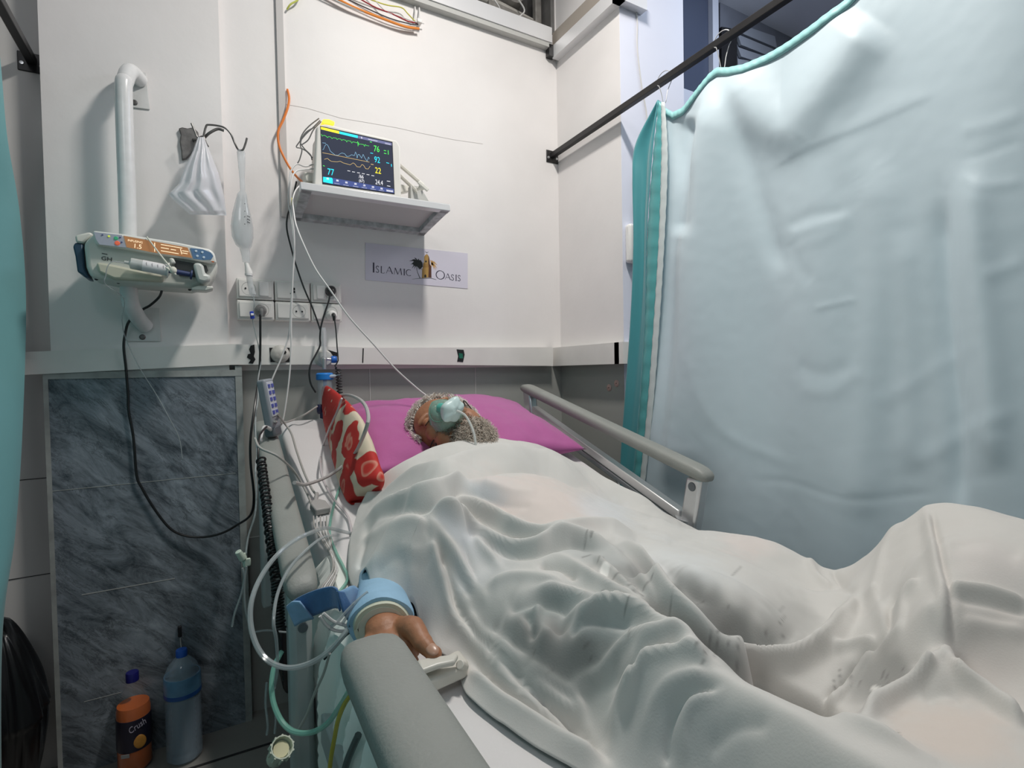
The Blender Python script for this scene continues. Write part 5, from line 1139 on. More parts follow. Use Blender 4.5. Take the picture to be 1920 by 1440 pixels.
# elastic band tied round
b = MB(); b.tube([Y(*za(930, 262), yp0 - .004), Y(*za(1010, 370), yp0 - .010), Y(*za(1110, 500), yp0 - .022), Y(*za(1200, 610), yp0 - .040)], .0020, 8); b.ell(Y(*za(1228, 640), yp0 - .044), (.009, .008, .010), None, 14, 10); b.tube([Y(*za(1150, 610), yp0 - .04), Y(*za(1190, 640), yp0 - .046), Y(*za(1260, 690), yp0 - .044)], .0028, 8)
tag(b.build('knotted_band', mat('knot_white', (.70, .69, .60), .7)), 'off-white knotted band tied over the syringe on the pump', 'band')
b = MB(); b.tube([Y(*za(690, 560), yp0 - .025), Y(*za(600, 545), yp0 - .04), Y(*za(540, 545), yp0 - .045), Y(*za(490, 600), yp0 - .045), Y(*za(470, 700), yp0 - .04), Y(*za(466, 800), yp0 - .03), Y(232, 560, -.2), Y(229, 600, -.16), Y(236, 635, -.12), Y(262, 690, -.10), Y(292, 738, -.09), Y(318, 785, -.08), Y(336, 822, -.07), Y(342, 860, -.07)], .0013, 6)
tag(b.build('syringe_line', clear_t), 'thin clear line from the syringe hanging down over the grey marble', 'tube')

# hook bracket with bag and drip bottle
hk = thing('drip_hook', Y(350, 262, 0), 'rusty wall hook with bent wire arms holding a plastic bag and a drip bottle', 'hook')
b = MB(); outline(b, [(335, 243), (342, 241), (352, 243), (362, 241), (372, 250), (374, 270), (360, 290), (350, 300), (341, 302), (340, 286), (337, 268), (339, 255)], -.035, -.012); b.build('back_plate', dsteel, hk, bevel=.003)
yh = -.11
b = MB(); b.tube([Y(362, 262, -.05), Y(378, 262, -.08), Y(392, 250, yh), Y(408, 242, yh), Y(420, 245, yh)], .0042, 10); b.build('arm', dsteel, hk)
b = MB(); b.tube([Y(381, 258, yh), Y(386, 238, yh), Y(392, 234, yh), Y(418, 238, yh), Y(432, 250, yh), Y(440, 268, yh), Y(447, 281, yh - .01), Y(455, 281, yh - .015), Y(460, 270, yh - .015), Y(463, 259, yh - .015)], .0030, 8, 4); b.build('arm', dsteel, hk)
b = MB(); b.tube([Y(359, 231, yh), Y(365, 246, yh), Y(371, 258, yh), Y(381, 256, yh), Y(386, 268, yh), Y(390, 275, yh + .01)], .0030, 8, 4); b.build('prong', dsteel, hk)
# plastic bag
bagm = mat('thin_white_plastic', (.80, .80, .84), .25, alpha=.74, spec=.7)
A0b = Y(376, 257, -.115); ol = [(372, 258), (362, 282), (350, 305), (340, 326), (336, 345), (316, 364), (330, 378), (342, 392), (356, 402), (374, 402), (400, 403), (425, 404), (424, 380), (418, 350), (408, 318), (396, 284), (383, 258)]
def bagf(u, v):
    lx = float(np.interp(v, [0, .15, .35, .55, .66, .75, 1], [371, 362, 346, 335, 316, 325, 356])); ly = float(np.interp(v, [0, .15, .35, .55, .66, .75, 1], [257, 282, 315, 345, 364, 376, 402]))
    rx = float(np.interp(v, [0, .2, .5, .8, 1], [382, 394, 410, 421, 425])); ry = float(np.interp(v, [0, .2, .5, .8, 1], [257, 285, 325, 372, 404]))
    a = 2 * math.pi * u; t = .5 - .5 * math.cos(a); px_, py_ = lx + (rx - lx) * t, ly + (ry - ly) * t
    dep = .034 * math.sin(math.pi * min(1, v * .9 + .06)) ** .8 * (1 if v < .96 else .35)
    dd = math.sin(a) * dep * (1 + .16 * math.sin(7 * t * math.pi + 2 * math.sin(4 * v))) + .006 * noise.noise(Vector((t * 7, v * 3, a * .3))) * min(1, v * 2)
    return Y(px_, py_, -.120 - dd)
b = MB(); b.grid(bagf, 72, 44); bg = b.build('plastic_bag', bagm, fix=True, angle=70); tag(bg, 'thin white plastic carrier bag hanging from the wall hook', 'bag')
# squeezed drip bottle and chamber
dbt = thing('drip_bottle', Y(458, 380, -.12), 'squeezed clear drip bottle hanging upside down from the wire hook', 'bottle')
btm = mat('bottle_clear', (.70, .73, .75), .10, alpha=.42, spec=.9)
def flat(b, rows, y, n=24, sq=.55):
    vs = []; fs = []
    for (cx, cy, hw) in rows:
        c = Y(cx, cy, y); r = (Y(cx + hw, cy, y) - c).length
        for k in range(n): a = 2 * math.pi * k / n; vs.append(c + Vector((math.cos(a) * r, math.sin(a) * r * sq, 0)))
    for i in range(len(rows) - 1):
        for k in range(n): fs.append((i * n + k, i * n + (k + 1) % n, (i + 1) * n + (k + 1) % n, (i + 1) * n + k))
    fs.append(tuple(range(n))[::-1]); fs.append(tuple((len(rows) - 1) * n + k for k in range(n)))
    b._add(vs, fs); return b
b = flat(MB(), [(452, 281, 6), (452, 286, 8), (453, 305, 7), (454, 335, 5), (455, 358, 5), (454, 364, 9), (453, 380, 12), (453, 400, 17), (454, 425, 21), (455, 445, 20), (457, 460, 15), (459, 466, 10), (461, 480, 8), (462, 492, 7)], -.12); b.build('bottle_body', btm, dbt)
b = MB()
for px_, py_, w_ in ((459, 382, .003), (459, 396, .003), (459, 406, .003), (459, 420, .003), (466, 406, .009), (466, 412, .009), (466, 417, .009)): b = MB(); b.box(Y(px_, py_, -.137), (w_, .0006, .002), Matrix.Rotation(math.radians(20 if w_ > .005 else 0), 3, 'Y')); b.build('print_mark', mat('bottle_ink', (.03, .03, .04), .5), dbt)
b = flat(MB(), [(454, 366, 8), (454, 400, 14), (454, 425, 18), (456, 452, 16), (459, 464, 9)], -.12, sq=.5); b.build('liquid', mat('bottle_liquid', (.62, .66, .68), .08, alpha=.4, spec=.9), dbt)
b = flat(MB(), [(462, 493, 4), (464, 500, 5), (466, 508, 7), (467, 514, 7.5)], -.12, sq=1); b.build('spike', white_p, dbt)
dc = thing('drip_chamber', Y(471, 535, -.12), 'clear drip chamber hanging in front of the upper left socket', 'chamber')
b = flat(MB(), [(467, 515, 6), (468, 525, 6), (471, 540, 6), (474, 552, 6.5), (475, 556, 3)], -.12, sq=1); b.build('chamber', btm, dc)
b = flat(MB(), [(466, 513, 7.5), (467, 517, 7.5)], -.12, sq=1); b.build('collar', mat('collar_white', (.8, .8, .8), .3), dc)

def tubeobj(name, pts, r, m, lab, cat='cable', group=None, n=8, sm=6, parent=None):
    b = MB(); b.tube(pts, r, n, sm); o = b.build(name, m, parent)
    if parent is None: tag(o, lab, cat, group)
    return o
drip = [Y(475, 556, -.12), Y(477, 570, -.12), Y(475, 585, -.11), Y(474, 600, -.10), Y(479, 625, -.09), Y(486, 655, -.09), Y(489, 680, -.10), Y(484, 710, -.16), Y(484, 745, -.28), Y(480, 775, -.40), Y(479, 810, -.50), Y(482, 850, -.55), Y(479, 880, -.60), Y(481, 925, -.65), Y(478, 965, -.70), Y(466, 1005, -.72), Y(461, 1038, -.74)]
tubeobj('drip_line', drip, .0020, clear_t, 'clear drip line running from the chamber down past the blue clamp', 'tube')
rc = thing('roller_clamp', Y(472, 590, -.10), 'small blue roller clamp on the drip line beside the grey plug', 'clamp')
b = MB(); outline(b, [(468, 584), (475, 583), (478, 597), (470, 598)], -.115, .012); b.build('clamp_body', mat('clamp_blue', (.02, .06, .45), .35), rc, bevel=.0015)
b = MB(); b.lathe([(0, -.004), (.004, -.004), (.004, .004), (0, .004)], Y(473, 590, -.117), (1, 0, 0), 14); b.build('roller', white_p, rc)

# ================================================================ OXYGEN SET
ox = thing('oxygen_humidifier', Y(610, 720, -.11), 'wall oxygen flowmeter with a blue capped humidifier bottle', 'humidifier')
yo = -.105
b = MB(); c = Y(606, 672, -.05); b.lathe([(0, .030), (.024, .028), (.030, .018), (.031, 0), (0, 0)], c, (0, -1, 0), 28); b.build('wall_disc', mat('disc_cream', (.60, .60, .57), .4, var=.1, vscale=30), ox)
b = MB(); b.lathe([(0, 0), (.0085, 0), (.0085, .095), (.007, .105), (0, .105)], Y(608, 672, yo), (0, 0, 1), 18); b.build('flow_tube', mat('flow_clear', (.72, .75, .78), .08, alpha=.35, spec=.9), ox)
b = MB(); b.lathe([(0, 0), (.0035, 0), (.0035, .09), (0, .09)], Y(608, 671, yo), (0, 0, 1), 10); b.build('flow_core', cable_w, ox)
b = MB(); b.cyl(Y(608, 672, yo), Y(608, 692, yo), .010, .006); b.cyl(Y(608, 672, yo), Y(606, 672, -.06), .009); b.build('metal_body', steel, ox, bevel=.001)
b = MB(); b.cyl(Y(613, 673, yo), Y(621, 674, yo), .0045); b.build('valve_stem', steel, ox)
b = MB(); b.lathe([(0, 0), (.011, 0), (.0125, .004), (.0125, .014), (.011, .018), (0, .018)], Y(621, 674, yo), (1, 0, 0), 10); kn_ = b.build('valve_knob', mat('knob_blue', (.015, .14, .55), .35), ox)
cc = Y(609, 706, yo); b = MB(); b.lathe([(0, .013), (.024, .013), (.029, .008), (.029, -.010), (.026, -.012), (0, -.012)], cc, (0, 0, 1), 30); b.build('cap', mat('cap_blue', (.015, .20, .62), .35), ox, bevel=.001)
b = MB(); b.lathe([(0, 0), (.022, 0), (.025, .006), (.025, .10), (.023, .108), (0, .108)], cc - Vector((0, 0, .118)), (0, 0, 1), 28); b.build('bottle', mat('humid_clear', (.62, .72, .76), .08, alpha=.30, spec=.9), ox)
b = MB(); b.cyl(cc - Vector((0, 0, .10)), cc, .006); b.build('dip_tube', MATS['cap_blue'], ox)
b = MB(); b.cyl(cc + Vector((.01, -.02, 0)), cc + Vector((.045, -.03, .002)), .007, .004); b.build('outlet', mat('outlet_pale', (.55, .65, .75), .2, alpha=.8), ox)
b = MB(); p = Y(601, 765, -.12); b.lathe([(0, .012), (.010, .012), (.0125, .006), (.0125, -.012), (.009, -.02), (0, -.02)], p, (0, 0, 1), 16); b.lathe([(0, .012), (.007, .012), (.0095, .004), (.0095, -.010), (0, -.014)], p + Vector((.006, -.004, -.024)), (0, 0, 1), 16); b.build('bulb', mat('bulb_navy', (.02, .02, .07), .35), ox)
# second round outlet in the trunking
wo = thing('round_outlet', Y(525, 664, -.05), 'round cream gas outlet in a square cut of the trunking', 'outlet')
b = MB(); b.lathe([(0, .020), (.012, .020), (.020, .016), (.0285, .010), (.0305, 0), (0, 0)], Y(525, 664, -.051), (0, -1, 0), 28); b.build('outlet_cover', mat('outlet_cream', (.55, .53, .49), .5, var=.25, vscale=60), wo)
b = MB(); b.lathe([(0, .0215), (.006, .0215), (.006, .018)], Y(532, 661, -.051), (0, -1, 0), 14); b.build('outlet_hole', black_p, wo)

def coil(c0, c1, R_, turns, r, m, name, lab, flatx=1.0):
    c0, c1 = Vector(c0), Vector(c1); ax = (c1 - c0).normalized(); u = ax.orthogonal().normalized(); w_ = ax.cross(u); n = int(turns * 14); pts = []
    for i in range(n + 1):
        a = 2 * math.pi * i / 14; pts.append(c0.lerp(c1, i / n) + (u * math.cos(a) + w_ * math.sin(a)) * R_ * (1 + .12 * math.sin(i * .21)))
    return pts
yw = -.13
pts = [Y(626, 590, -.095), Y(630, 620, -.10), Y(632, 650, -.11), Y(634, 676, -.12), Y(628, 686, -.125)] + coil(Y(634, 690, -.13), Y(637, 738, -.14), .0085, 9, 0, 0, 0, 0) + [Y(640, 752, -.15)]
tubeobj('cord', pts, .0022, black_p, '', sm=2, parent=plw)['label'] = 'black coiled cord'
tubeobj('cord', [Y(619, 552, -.095), Y(616, 566, -.10), Y(608, 590, -.10), Y(602, 612, -.10), Y(600, 632, -.10), Y(600, 648, -.10), Y(592, 665, -.115), Y(583, 682, -.125), Y(580, 700, -.13), Y(583, 720, -.13), Y(592, 736, -.13)], .0030, black_p, '', parent=plb)
tubeobj('cord', [Y(556, 340, -.14), Y(547, 380, -.12), Y(539, 405, -.10), Y(538, 430, -.09), Y(546, 465, -.08), Y(556, 500, -.08), Y(570, 540, -.08), Y(585, 575, -.08), Y(596, 605, -.085), Y(601, 620, -.09)], .0028, black_p, '', parent=plb)
tubeobj('pump_cord', [Y(305, 538, -.14), Y(299, 556, -.09), Y(282, 572, -.07), Y(268, 580, -.06), Y(252, 592, -.07), Y(240, 606, -.07), Y(235, 625, -.065), Y(232, 650, -.065), Y(236, 690, -.06), Y(240, 740, -.055), Y(241, 770, -.055), Y(250, 820, -.055), Y(256, 890, -.055), Y(266, 915, -.055), Y(290, 955, -.055), Y(318, 990, -.058), Y(345, 1004, -.06), Y(380, 1007, -.07), Y(415, 1000, -.09), Y(445, 984, -.12), Y(470, 965, -.2), Y(476, 930, -.25), Y(470, 870, -.25), Y(470, 820, -.24), Y(478, 760, -.20), Y(486, 700, -.11), Y(488, 650, -.095), Y(488, 605, -.096), Y(488, 590, -.095)], .0036, black_p, 'long black cord looping across the marble from pump to grey plug', 'cord')
tubeobj('orange_cable', [Y(539, 168, -.004), Y(542, 183, -.02), Y(540, 200, -.03), Y(531, 225, -.03), Y(523, 242, -.03), Y(521, 257, -.03), Y(524, 275, -.03), Y(531, 292, -.035), Y(543, 314, -.04), Y(556, 331, -.06), Y(568, 342, -.10), Y(578, 351, -.14)], .0040, mat('orange_sheath', (.80, .22, .04), .4), 'orange cable coming out of the wall left of the monitor')
# wires beside the monitor
G1 = 'grey wires beside the monitor'
gw = [([(598, 222), (580, 236), (568, 250), (563, 265), (570, 278), (582, 290), (585, 300)], 'darkest grey wire looping from the alarm lamp towards the monitor side'),
      ([(600, 226), (586, 240), (573, 252), (560, 268), (556, 276), (566, 280), (562, 298), (558, 306)], 'grey wire with a sharp bend left of the monitor'),
      ([(602, 228), (588, 243), (578, 262), (565, 272)], 'short grey wire hanging from the alarm lamp'),
      ([(590, 238), (574, 248), (565, 262), (564, 276), (575, 284), (586, 296)], 'inner grey wire loop beside the monitor bezel')]
for q, l in gw: tubeobj('monitor_wire', [Y(x, y, -.17) for x, y in q], .0019, mat('wire_dark_grey', (.13, .13, .13), .4), l, 'wire', G1)
def pl_(q, y0, y1): n = len(q) - 1; return [Y(x, y, y0 + (y1 - y0) * i / n) for i, (x, y) in enumerate(q)]
tubeobj('white_cable', pl_([(588, 308), (572, 312), (556, 308), (545, 322), (542, 345), (541, 380), (545, 405), (550, 440), (552, 480), (548, 530), (545, 580), (542, 625), (530, 665), (515, 700), (502, 730)], -.16, -.26), .0024, cable_w, 'pale cable dropping from the monitor to the bed remote', 'cable')
tubeobj('white_cable', pl_([(590, 316), (570, 318), (554, 322), (546, 340), (545, 375), (547, 400), (552, 450), (549, 520), (546, 600), (546, 650), (543, 700), (537, 750), (530, 790), (524, 800)], -.165, -.30), .0024, cable_w, 'pale cable hanging nearly straight down in front of the middle sockets')
tubeobj('white_cable', pl_([(590, 347), (568, 346), (555, 356), (549, 375), (551, 400), (556, 425), (570, 460), (592, 505), (620, 545), (655, 595), (700, 645), (740, 690), (775, 722), (796, 739), (815, 750)], -.165, -.40), .0026, cable_w, "pale cable running diagonally from the monitor to behind the patient's head")
tg = MB(); A = Y(547, 378, -.155); tg.box(A, (.011, .009, .024)); o = tg.build('cable_tag', mat('tag_yellow', (.75, .66, .02), .4), bevel=.003); tag(o, 'small yellow clip round the cables at the shelf end', 'clip')

# wires high on the wall
wc = thing('wire_clip', Y(785, 35, -.02), 'white wall clip holding a bundle of coloured wires near the top', 'clip')
b = MB(); 
for px_ in (778, 786): b.tube([Y(px_, 12, -.005), Y(px_ + 1, 28, -.025), Y(px_ + 2, 42, -.028)], .0028, 8)
b.build('clip_arm', white_p, wc); b = MB(); b.box(Y(785, 42, -.02), (.02, .03, .016)); b.build('clip_base', white_p, wc, bevel=.003)
G2 = 'coloured wires bundled high on the wall'
for q, c, r, l in (([(612, -14), (660, 12), (720, 36), (760, 50), (786, 54)], (.85, .28, .05), .0045, 'thick orange wire, lowest of the bundle near the top'),
                   ([(625, -14), (680, 12), (730, 34), (770, 45), (784, 46)], (.06, .06, .07), .0022, 'thin black wire in the bundle near the top'),
                   ([(655, -14), (700, 12), (735, 26), (765, 40), (786, 44)], (.35, .02, .03), .0024, 'dark red wire in the bundle near the top'),
                   ([(660, -14), (720, 8), (752, 14), (764, 25), (778, 40)], (.62, .58, .10), .0022, 'yellow green wire hooking over the bundle near the top'),
                   ([(600, -14), (650, 10), (710, 32), (750, 45), (780, 50)], (.55, .54, .52), .0030, 'grey wire behind the orange one near the top'),
                   ([(690, -14), (722, 20), (748, 30), (780, 42), (795, 44)], (.70, .70, .68), .0020, 'white wire crossing the bundle near the top')):
    tubeobj('bundle_wire', [Y(x, y, -.022) for x, y in q], r, mat('wire_%d' % int(c[0] * 100 + c[1] * 1000), c, .4), l, 'wire', G2)
tubeobj('loose_wire', [Y(538, 18, -.01), Y(545, 8, -.02), Y(558, 0, -.02), Y(566, -14, -.02)], .0030, mat('yellow_green', (.55, .58, .12), .4), 'yellow green wire end beside the vertical conduit', 'wire')

# bed remote hanging on the rail
rmt = thing('bed_remote', Y(507, 770, -.40), 'grey bed remote with blue keys clipped on the far end of the near rail', 'remote')
rc0 = Y(504, 757, -.42); RR = Matrix.Rotation(math.radians(-8), 3, 'Y') @ Matrix.Rotation(math.radians(58), 3, 'Z')
b = MB(); b.box(rc0, (.048, .024, .135), RR); b.build('case', mat('remote_grey', (.26, .28, .31), .45), rmt, bevel=.006, seg=3)
b = MB(); b.box(rc0 + RR @ Vector((0, -.0125, .012)), (.036, .002, .095), RR); fp = b.build('face_plate', mat('remote_face', (.52, .54, .60), .4), rmt, bevel=.001)
for k in range(5):
    for s in (-1, 1): b = MB(); b.box(rc0 + RR @ Vector((s * .009, -.0142, .048 - .018 * k)), (.011, .002, .010), RR); b.build('key', mat('key_blue', (.07, .09, .35), .4), fp)
b = MB(); b.box(rc0 + RR @ Vector((0, .002, -.075)), (.044, .030, .03), RR); b.build('cord_socket', greyd_p, rmt, bevel=.006)
b = MB(); b.tube([rc0 + RR @ Vector((.01, -.004, -.088)), Y(497, 800, -.46), Y(491, 815, -.48), Y(489, 828, -.5)], [.006, .0035, .003], 8); b.build('cable', cable_w, rmt)
# black coiled cord of the remote hanging outside the rail
a0 = Y(484, 840, -.62); pts = [Y(500, 800, -.50), Y(487, 815, -.56), Y(484, 840, -.60)] + coil(Y(489, 860, -.62), Y(518, 1085, -.92), .0085, 30, 0, 0, 0, 0) + coil(Y(519, 1087, -.92), Y(524, 1180, -.96), .0085, 16, 0, 0, 0, 0) + [Y(524, 1200, -.97), Y(526, 1240, -.97), Y(530, 1275, -.96)]
tubeobj('coiled_cord', pts, .0026, black_p, 'long black coiled cord hanging outside the near side rail', 'cord', sm=2)

# ---- cables and tubes over the near side of the bed
def Dp(q): return [M(x, y, h) for x, y, h in q]
tubeobj('grey_cable', [Y(552, 905, -.80)] + Dp([(575, 908, .06), (620, 890, .05), (662, 855, .10)]) + [XX(686, 805, .29), XX(690, 775, .30), XX(678, 752, .31), XX(655, 741, .33), Y(636, 742, -.2)], .0042, mat('cable_bp', (.42, .40, .39), .4), 'thick grey hose looping over the floral pillow', 'hose')
tubeobj('clear_hose', [XX(641, 747, .31), XX(632, 772, .305), XX(617, 805, .30), XX(603, 845, .295), M(601, 870, .03), M(606, 900, .02), M(625, 935, .012), M(650, 965, .010), M(657, 985, .008), M(659, 1000, .008)], .0030, pink_t, 'milky clear hose coming down the floral pillow to a joint', 'tube')
yk_ = thing('lead_yoke', M(599, 955, 0), 'grey plug block where the heart monitor leads split', 'connector')
c = M(598, 950, .012); Rk = Matrix.Rotation(math.radians(12), 3, 'Z') @ Matrix.Rotation(math.radians(16), 3, 'X')
b = MB(); b.prism([c + Rk @ Vector(v) for v in ((-.018, -.026, -.008), (.018, -.026, -.008), (.020, .012, -.008), (.010, .024, -.008), (-.008, .024, -.008), (-.018, .010, -.008))], Rk @ Vector((0, 0, .016))); b.build('block', mat('yoke_grey', (.38, .37, .36), .45), yk_, bevel=.003)
b = MB(); b.tube([c + Rk @ Vector((0, .022, 0)), M(594, 925, .018)], [.006, .0045], 10, 0); b.build('strain_relief', MATS['yoke_grey'], yk_)
tubeobj('grey_cable', [Y(520, 775, -.45), M(532, 792, .075), M(546, 812, .05), M(556, 845, .03), M(570, 885, .02), M(584, 915, .016), M(593, 928, .017)], .0028, cable_g, 'grey cable from the remote end of the rail to the lead block')
tubeobj('grey_cable', [Y(478, 822, -.62), Y(488, 840, -.66), Y(520, 855, -.68), M(548, 880, .08), M(565, 905, .04), M(578, 930, .02), M(585, 948, .014)], .0028, cable_g, 'grey cable crossing over the near rail into the lead block')
tubeobj('grey_cable', [Y(595, 762, -.13), Y(570, 778, -.16), M(548, 788, .02), M(530, 793, .06), Y(515, 790, -.46)], .0032, cable_g, 'dark grey cable running from the humidifier bulb to the rail')
G3 = 'heart monitor leads from the grey block'
for k, dx in enumerate((-8, -3, 2, 7, 11)):
    q = [(598 + dx * 1.3, 968, .012), (600 + dx * 1.2, 990, .014), (612 + dx * .8, 1015, .014), (626 + dx * .7 * math.cos(k), 1040, .014), (629 + dx * .6 * math.cos(k * 2), 1065, .014), (621 + dx * .7, 1085, .012), (611 + dx, 1108, .010), (640 + dx, 1140, .01)]
    tubeobj('monitor_lead', Dp(q), .0017, cable_w if k % 2 else cable_g, ['leftmost thin lead under the grey lead block, grey', 'second lead from the left under the grey block, white', 'middle thin grey lead of the five under the block', 'second lead from the right under the grey block, white', 'rightmost thin lead under the grey lead block, grey'][k], 'wire', G3, n=6)
tubeobj('green_tube', Dp([(655, 885, .012), (638, 912, .010), (624, 955, .008)]) + Dp([(618, 1000, .008), (630, 1035, .008), (645, 1065, .008), (652, 1085, .008), (640, 1105, .008), (628, 1115, .008)]), .0032, green_t, 'pale green tube lying under the monitor leads on the mattress', 'tube')
# large loop of drainage tube
tubeobj('tube_loop', [M(657, 1000, .010), M(640, 996, .02), M(612, 990, .05), Y(585, 998, -.95), Y(555, 1012, -.98), Y(520, 1040, -1.02), Y(490, 1080, -1.05), Y(472, 1125, -1.08), Y(470, 1170, -1.1), Y(482, 1212, -1.12), Y(505, 1240, -1.14), Y(540, 1252, -1.16), Y(580, 1244, -1.18), Y(615, 1222, -1.19), Y(645, 1190, -1.20), Y(665, 1160, -1.19), Y(676, 1140, -1.17)], .0040, clear_t, 'large loop of clear tube hanging outside the near rail', 'tube')
tubeobj('thin_loop', [M(634, 1003, .02), Y(605, 1008, -.93), Y(570, 1035, -.99), Y(540, 1070, -1.02), Y(520, 1115, -1.05), Y(513, 1165, -1.08), Y(518, 1200, -1.08), Y(520, 1250, -1.07), Y(514, 1290, -1.05)], .0028, clear_t, 'narrower clear tube inside the large loop', 'tube')
tubeobj('green_tube', [Y(528, 1222, -1.02), Y(514, 1250, -1.04), Y(509, 1290, -1.06), Y(515, 1325, -1.08), Y(530, 1355, -1.10), Y(552, 1372, -1.12), Y(585, 1373, -1.15), Y(615, 1355, -1.18), Y(640, 1320, -1.21), Y(657, 1292, -1.24)], .0042, green_t, 'green tube sagging below the rail between its two halves', 'tube')
tubeobj('yellow_tube', [Y(660, 1298, -1.24), Y(645, 1322, -1.22), Y(634, 1350, -1.21), Y(627, 1385, -1.20), Y(620, 1425, -1.19), Y(616, 1470, -1.18)], .0034, yellow_t, 'yellowish tube hanging down in front of the pleated sheet', 'tube')
tubeobj('thin_tube', [Y(618, 1225, -1.15), Y(607, 1262, -1.13), Y(590, 1300, -1.12), Y(575, 1340, -1.1), Y(561, 1366, -1.09)], .0022, cable_g, 'thin grey tube in front of the pleated sheet', 'tube')
tubeobj('thin_tube', [Y(668, 1180, -1.17), Y(650, 1190, -1.16), Y(630, 1212, -1.15), Y(608, 1236, -1.14)], .0020, black_p, 'thin dark wire dropping from the blue strap')
tubeobj('grey_hose', [Y(672, 1378, -1.27), Y(662, 1400, -1.26), Y(650, 1430, -1.25), Y(640, 1470, -1.24)], .005, mat('dark_hose', (.08, .10, .10), .4), 'dark hose behind the foot rail at the bottom edge', 'hose')
# stopcock with its lines
st = thing('stopcock', Y(457, 1048, -.80), 'pale green three-way stopcock hanging beside the rail', 'valve')
sm1 = mat('stopcock_pale', (.55, .64, .55), .3)
b = MB(); b.cyl(Y(455, 1038, -.8), Y(462, 1062, -.8), .0055); b.build('valve_body', sm1, st, bevel=.001)
b = MB(); b.cyl(Y(456, 1048, -.805), Y(446, 1034, -.81), .0075, .006); b.build('cap', sm1, st, bevel=.001)
b = MB(); b.box(Y(464, 1054, -.805), (.012, .006, .016)); b.build('lever', sm1, st, bevel=.002)
for q, l in (([(462, 1062), (458, 1100), (460, 1140), (466, 1165), (478, 1190), (488, 1230)], 'thin clear line falling straight from the stopcock'), ([(455, 1065), (458, 1085), (452, 1115), (440, 1150), (435, 1175)], 'thin clear line falling leftwards from the stopcock'), ([(478, 1185), (500, 1182), (520, 1184), (545, 1186)], 'short clear line crossing behind the loops')):
    tubeobj('stopcock_line', [Y(x, y, -.82) for x, y in q], .0020, clear_t, l, 'tube', 'clear lines by the stopcock')
for q, l in (([(500, 1280), (498, 1320), (502, 1360), (500, 1378)], 'clear line ending at the floor by the connector'), ([(516, 1250), (514, 1300), (517, 1345), (515, 1375)], 'clear line beside the green tube going to the floor')):
    tubeobj('floor_line', [Y(x, y, -.95) for x, y in q], .0020, clear_t, l, 'tube')
cn = thing('tube_connector', Y(530, 1400, -1.0), 'cream screw connector hanging open above the floor', 'connector')
A, B = Y(517, 1420, -1.02), Y(538, 1388, -1.06); ax = (B - A).normalized()
b = MB(); b.lathe([(0, -.01), (.012, -.01), (.0145, -.004), (.0145, .020), (.017, .022), (.0185, .026), (.0185, .040), (.0165, .040), (.0155, .028), (0, .028)], A, ax, 14); b.build('barrel', mat('connector_cream', (.62, .66, .55), .4), cn)
b = MB(); b.lathe([(0, .030), (.013, .030), (.013, .032), (0, .032)], A, ax, 14); b.build('inner_face', mat('connector_yellow', (.66, .62, .40), .5), cn)
b = MB()
for k in range(10): a = 2 * math.pi * k / 10; u_ = ax.orthogonal().normalized(); w_ = ax.cross(u_); p = A + ax * .031 + (u_ * math.cos(a) + w_ * math.sin(a)) * .0185; b.tube([p - ax * .008, p + ax * .008], .002, 6, 0)
b.build('grip_ribs', MATS['connector_cream'], cn)

# blue pressure-cuff strap lying across the rail gap
cf = thing('arm_cuff_strap', Y(610, 1130, -1.12), 'blue hook-and-loop cuff strap with tubes beside the wrist', 'strap')
cfm = mat('cuff_blue', (.05, .15, .34), .7, sheen=.3, var=.15, vscale=50, bump=.1, bscale=300); cfl = mat('cuff_pale_blue', (.22, .40, .62), .6, sheen=.2, var=.12, vscale=50)
def band(name, up_, lo, m, th=.003):
    A_ = smooth_path(up_, 8); B_ = smooth_path(lo, 8); b = MB()
    b.grid(lambda u, v: A_[int(round(u * (len(A_) - 1)))].lerp(B_[int(round(u * (len(B_) - 1)))], v), len(A_) - 1, 6); return b.build(name, m, cf, solid=th, fix=False)
band('strap_band', [Y(537, 1136, -1.10), Y(560, 1120, -1.11), Y(590, 1107, -1.13), Y(618, 1100, -1.15), Y(630, 1103, -1.17), Y(634, 1112, -1.175)], [Y(553, 1173, -1.10), Y(575, 1160, -1.11), Y(600, 1150, -1.13), Y(622, 1142, -1.15), Y(634, 1140, -1.17), Y(638, 1146, -1.175)], cfm)
band('strap_end', [Y(537, 1137, -1.105), Y(548, 1128, -1.115), Y(562, 1128, -1.125)], [Y(553, 1174, -1.105), Y(570, 1165, -1.115), Y(588, 1160, -1.125)], cfl)
band('strap_band', [Y(634, 1110, -1.165), Y(648, 1104, -1.15), Y(662, 1098, -1.12), Y(675, 1108, -1.10)], [Y(637, 1142, -1.165), Y(652, 1140, -1.15), Y(668, 1135, -1.12), Y(684, 1132, -1.10)], cfl)
band('strap_fold', [Y(632, 1108, -1.178), Y(636, 1125, -1.18), Y(644, 1150, -1.18), Y(660, 1175, -1.18)], [Y(645, 1110, -1.172), Y(655, 1128, -1.172), Y(668, 1150, -1.172), Y(680, 1170, -1.175)], cfm)
G4 = 'clear tubes bundled under the blue strap'
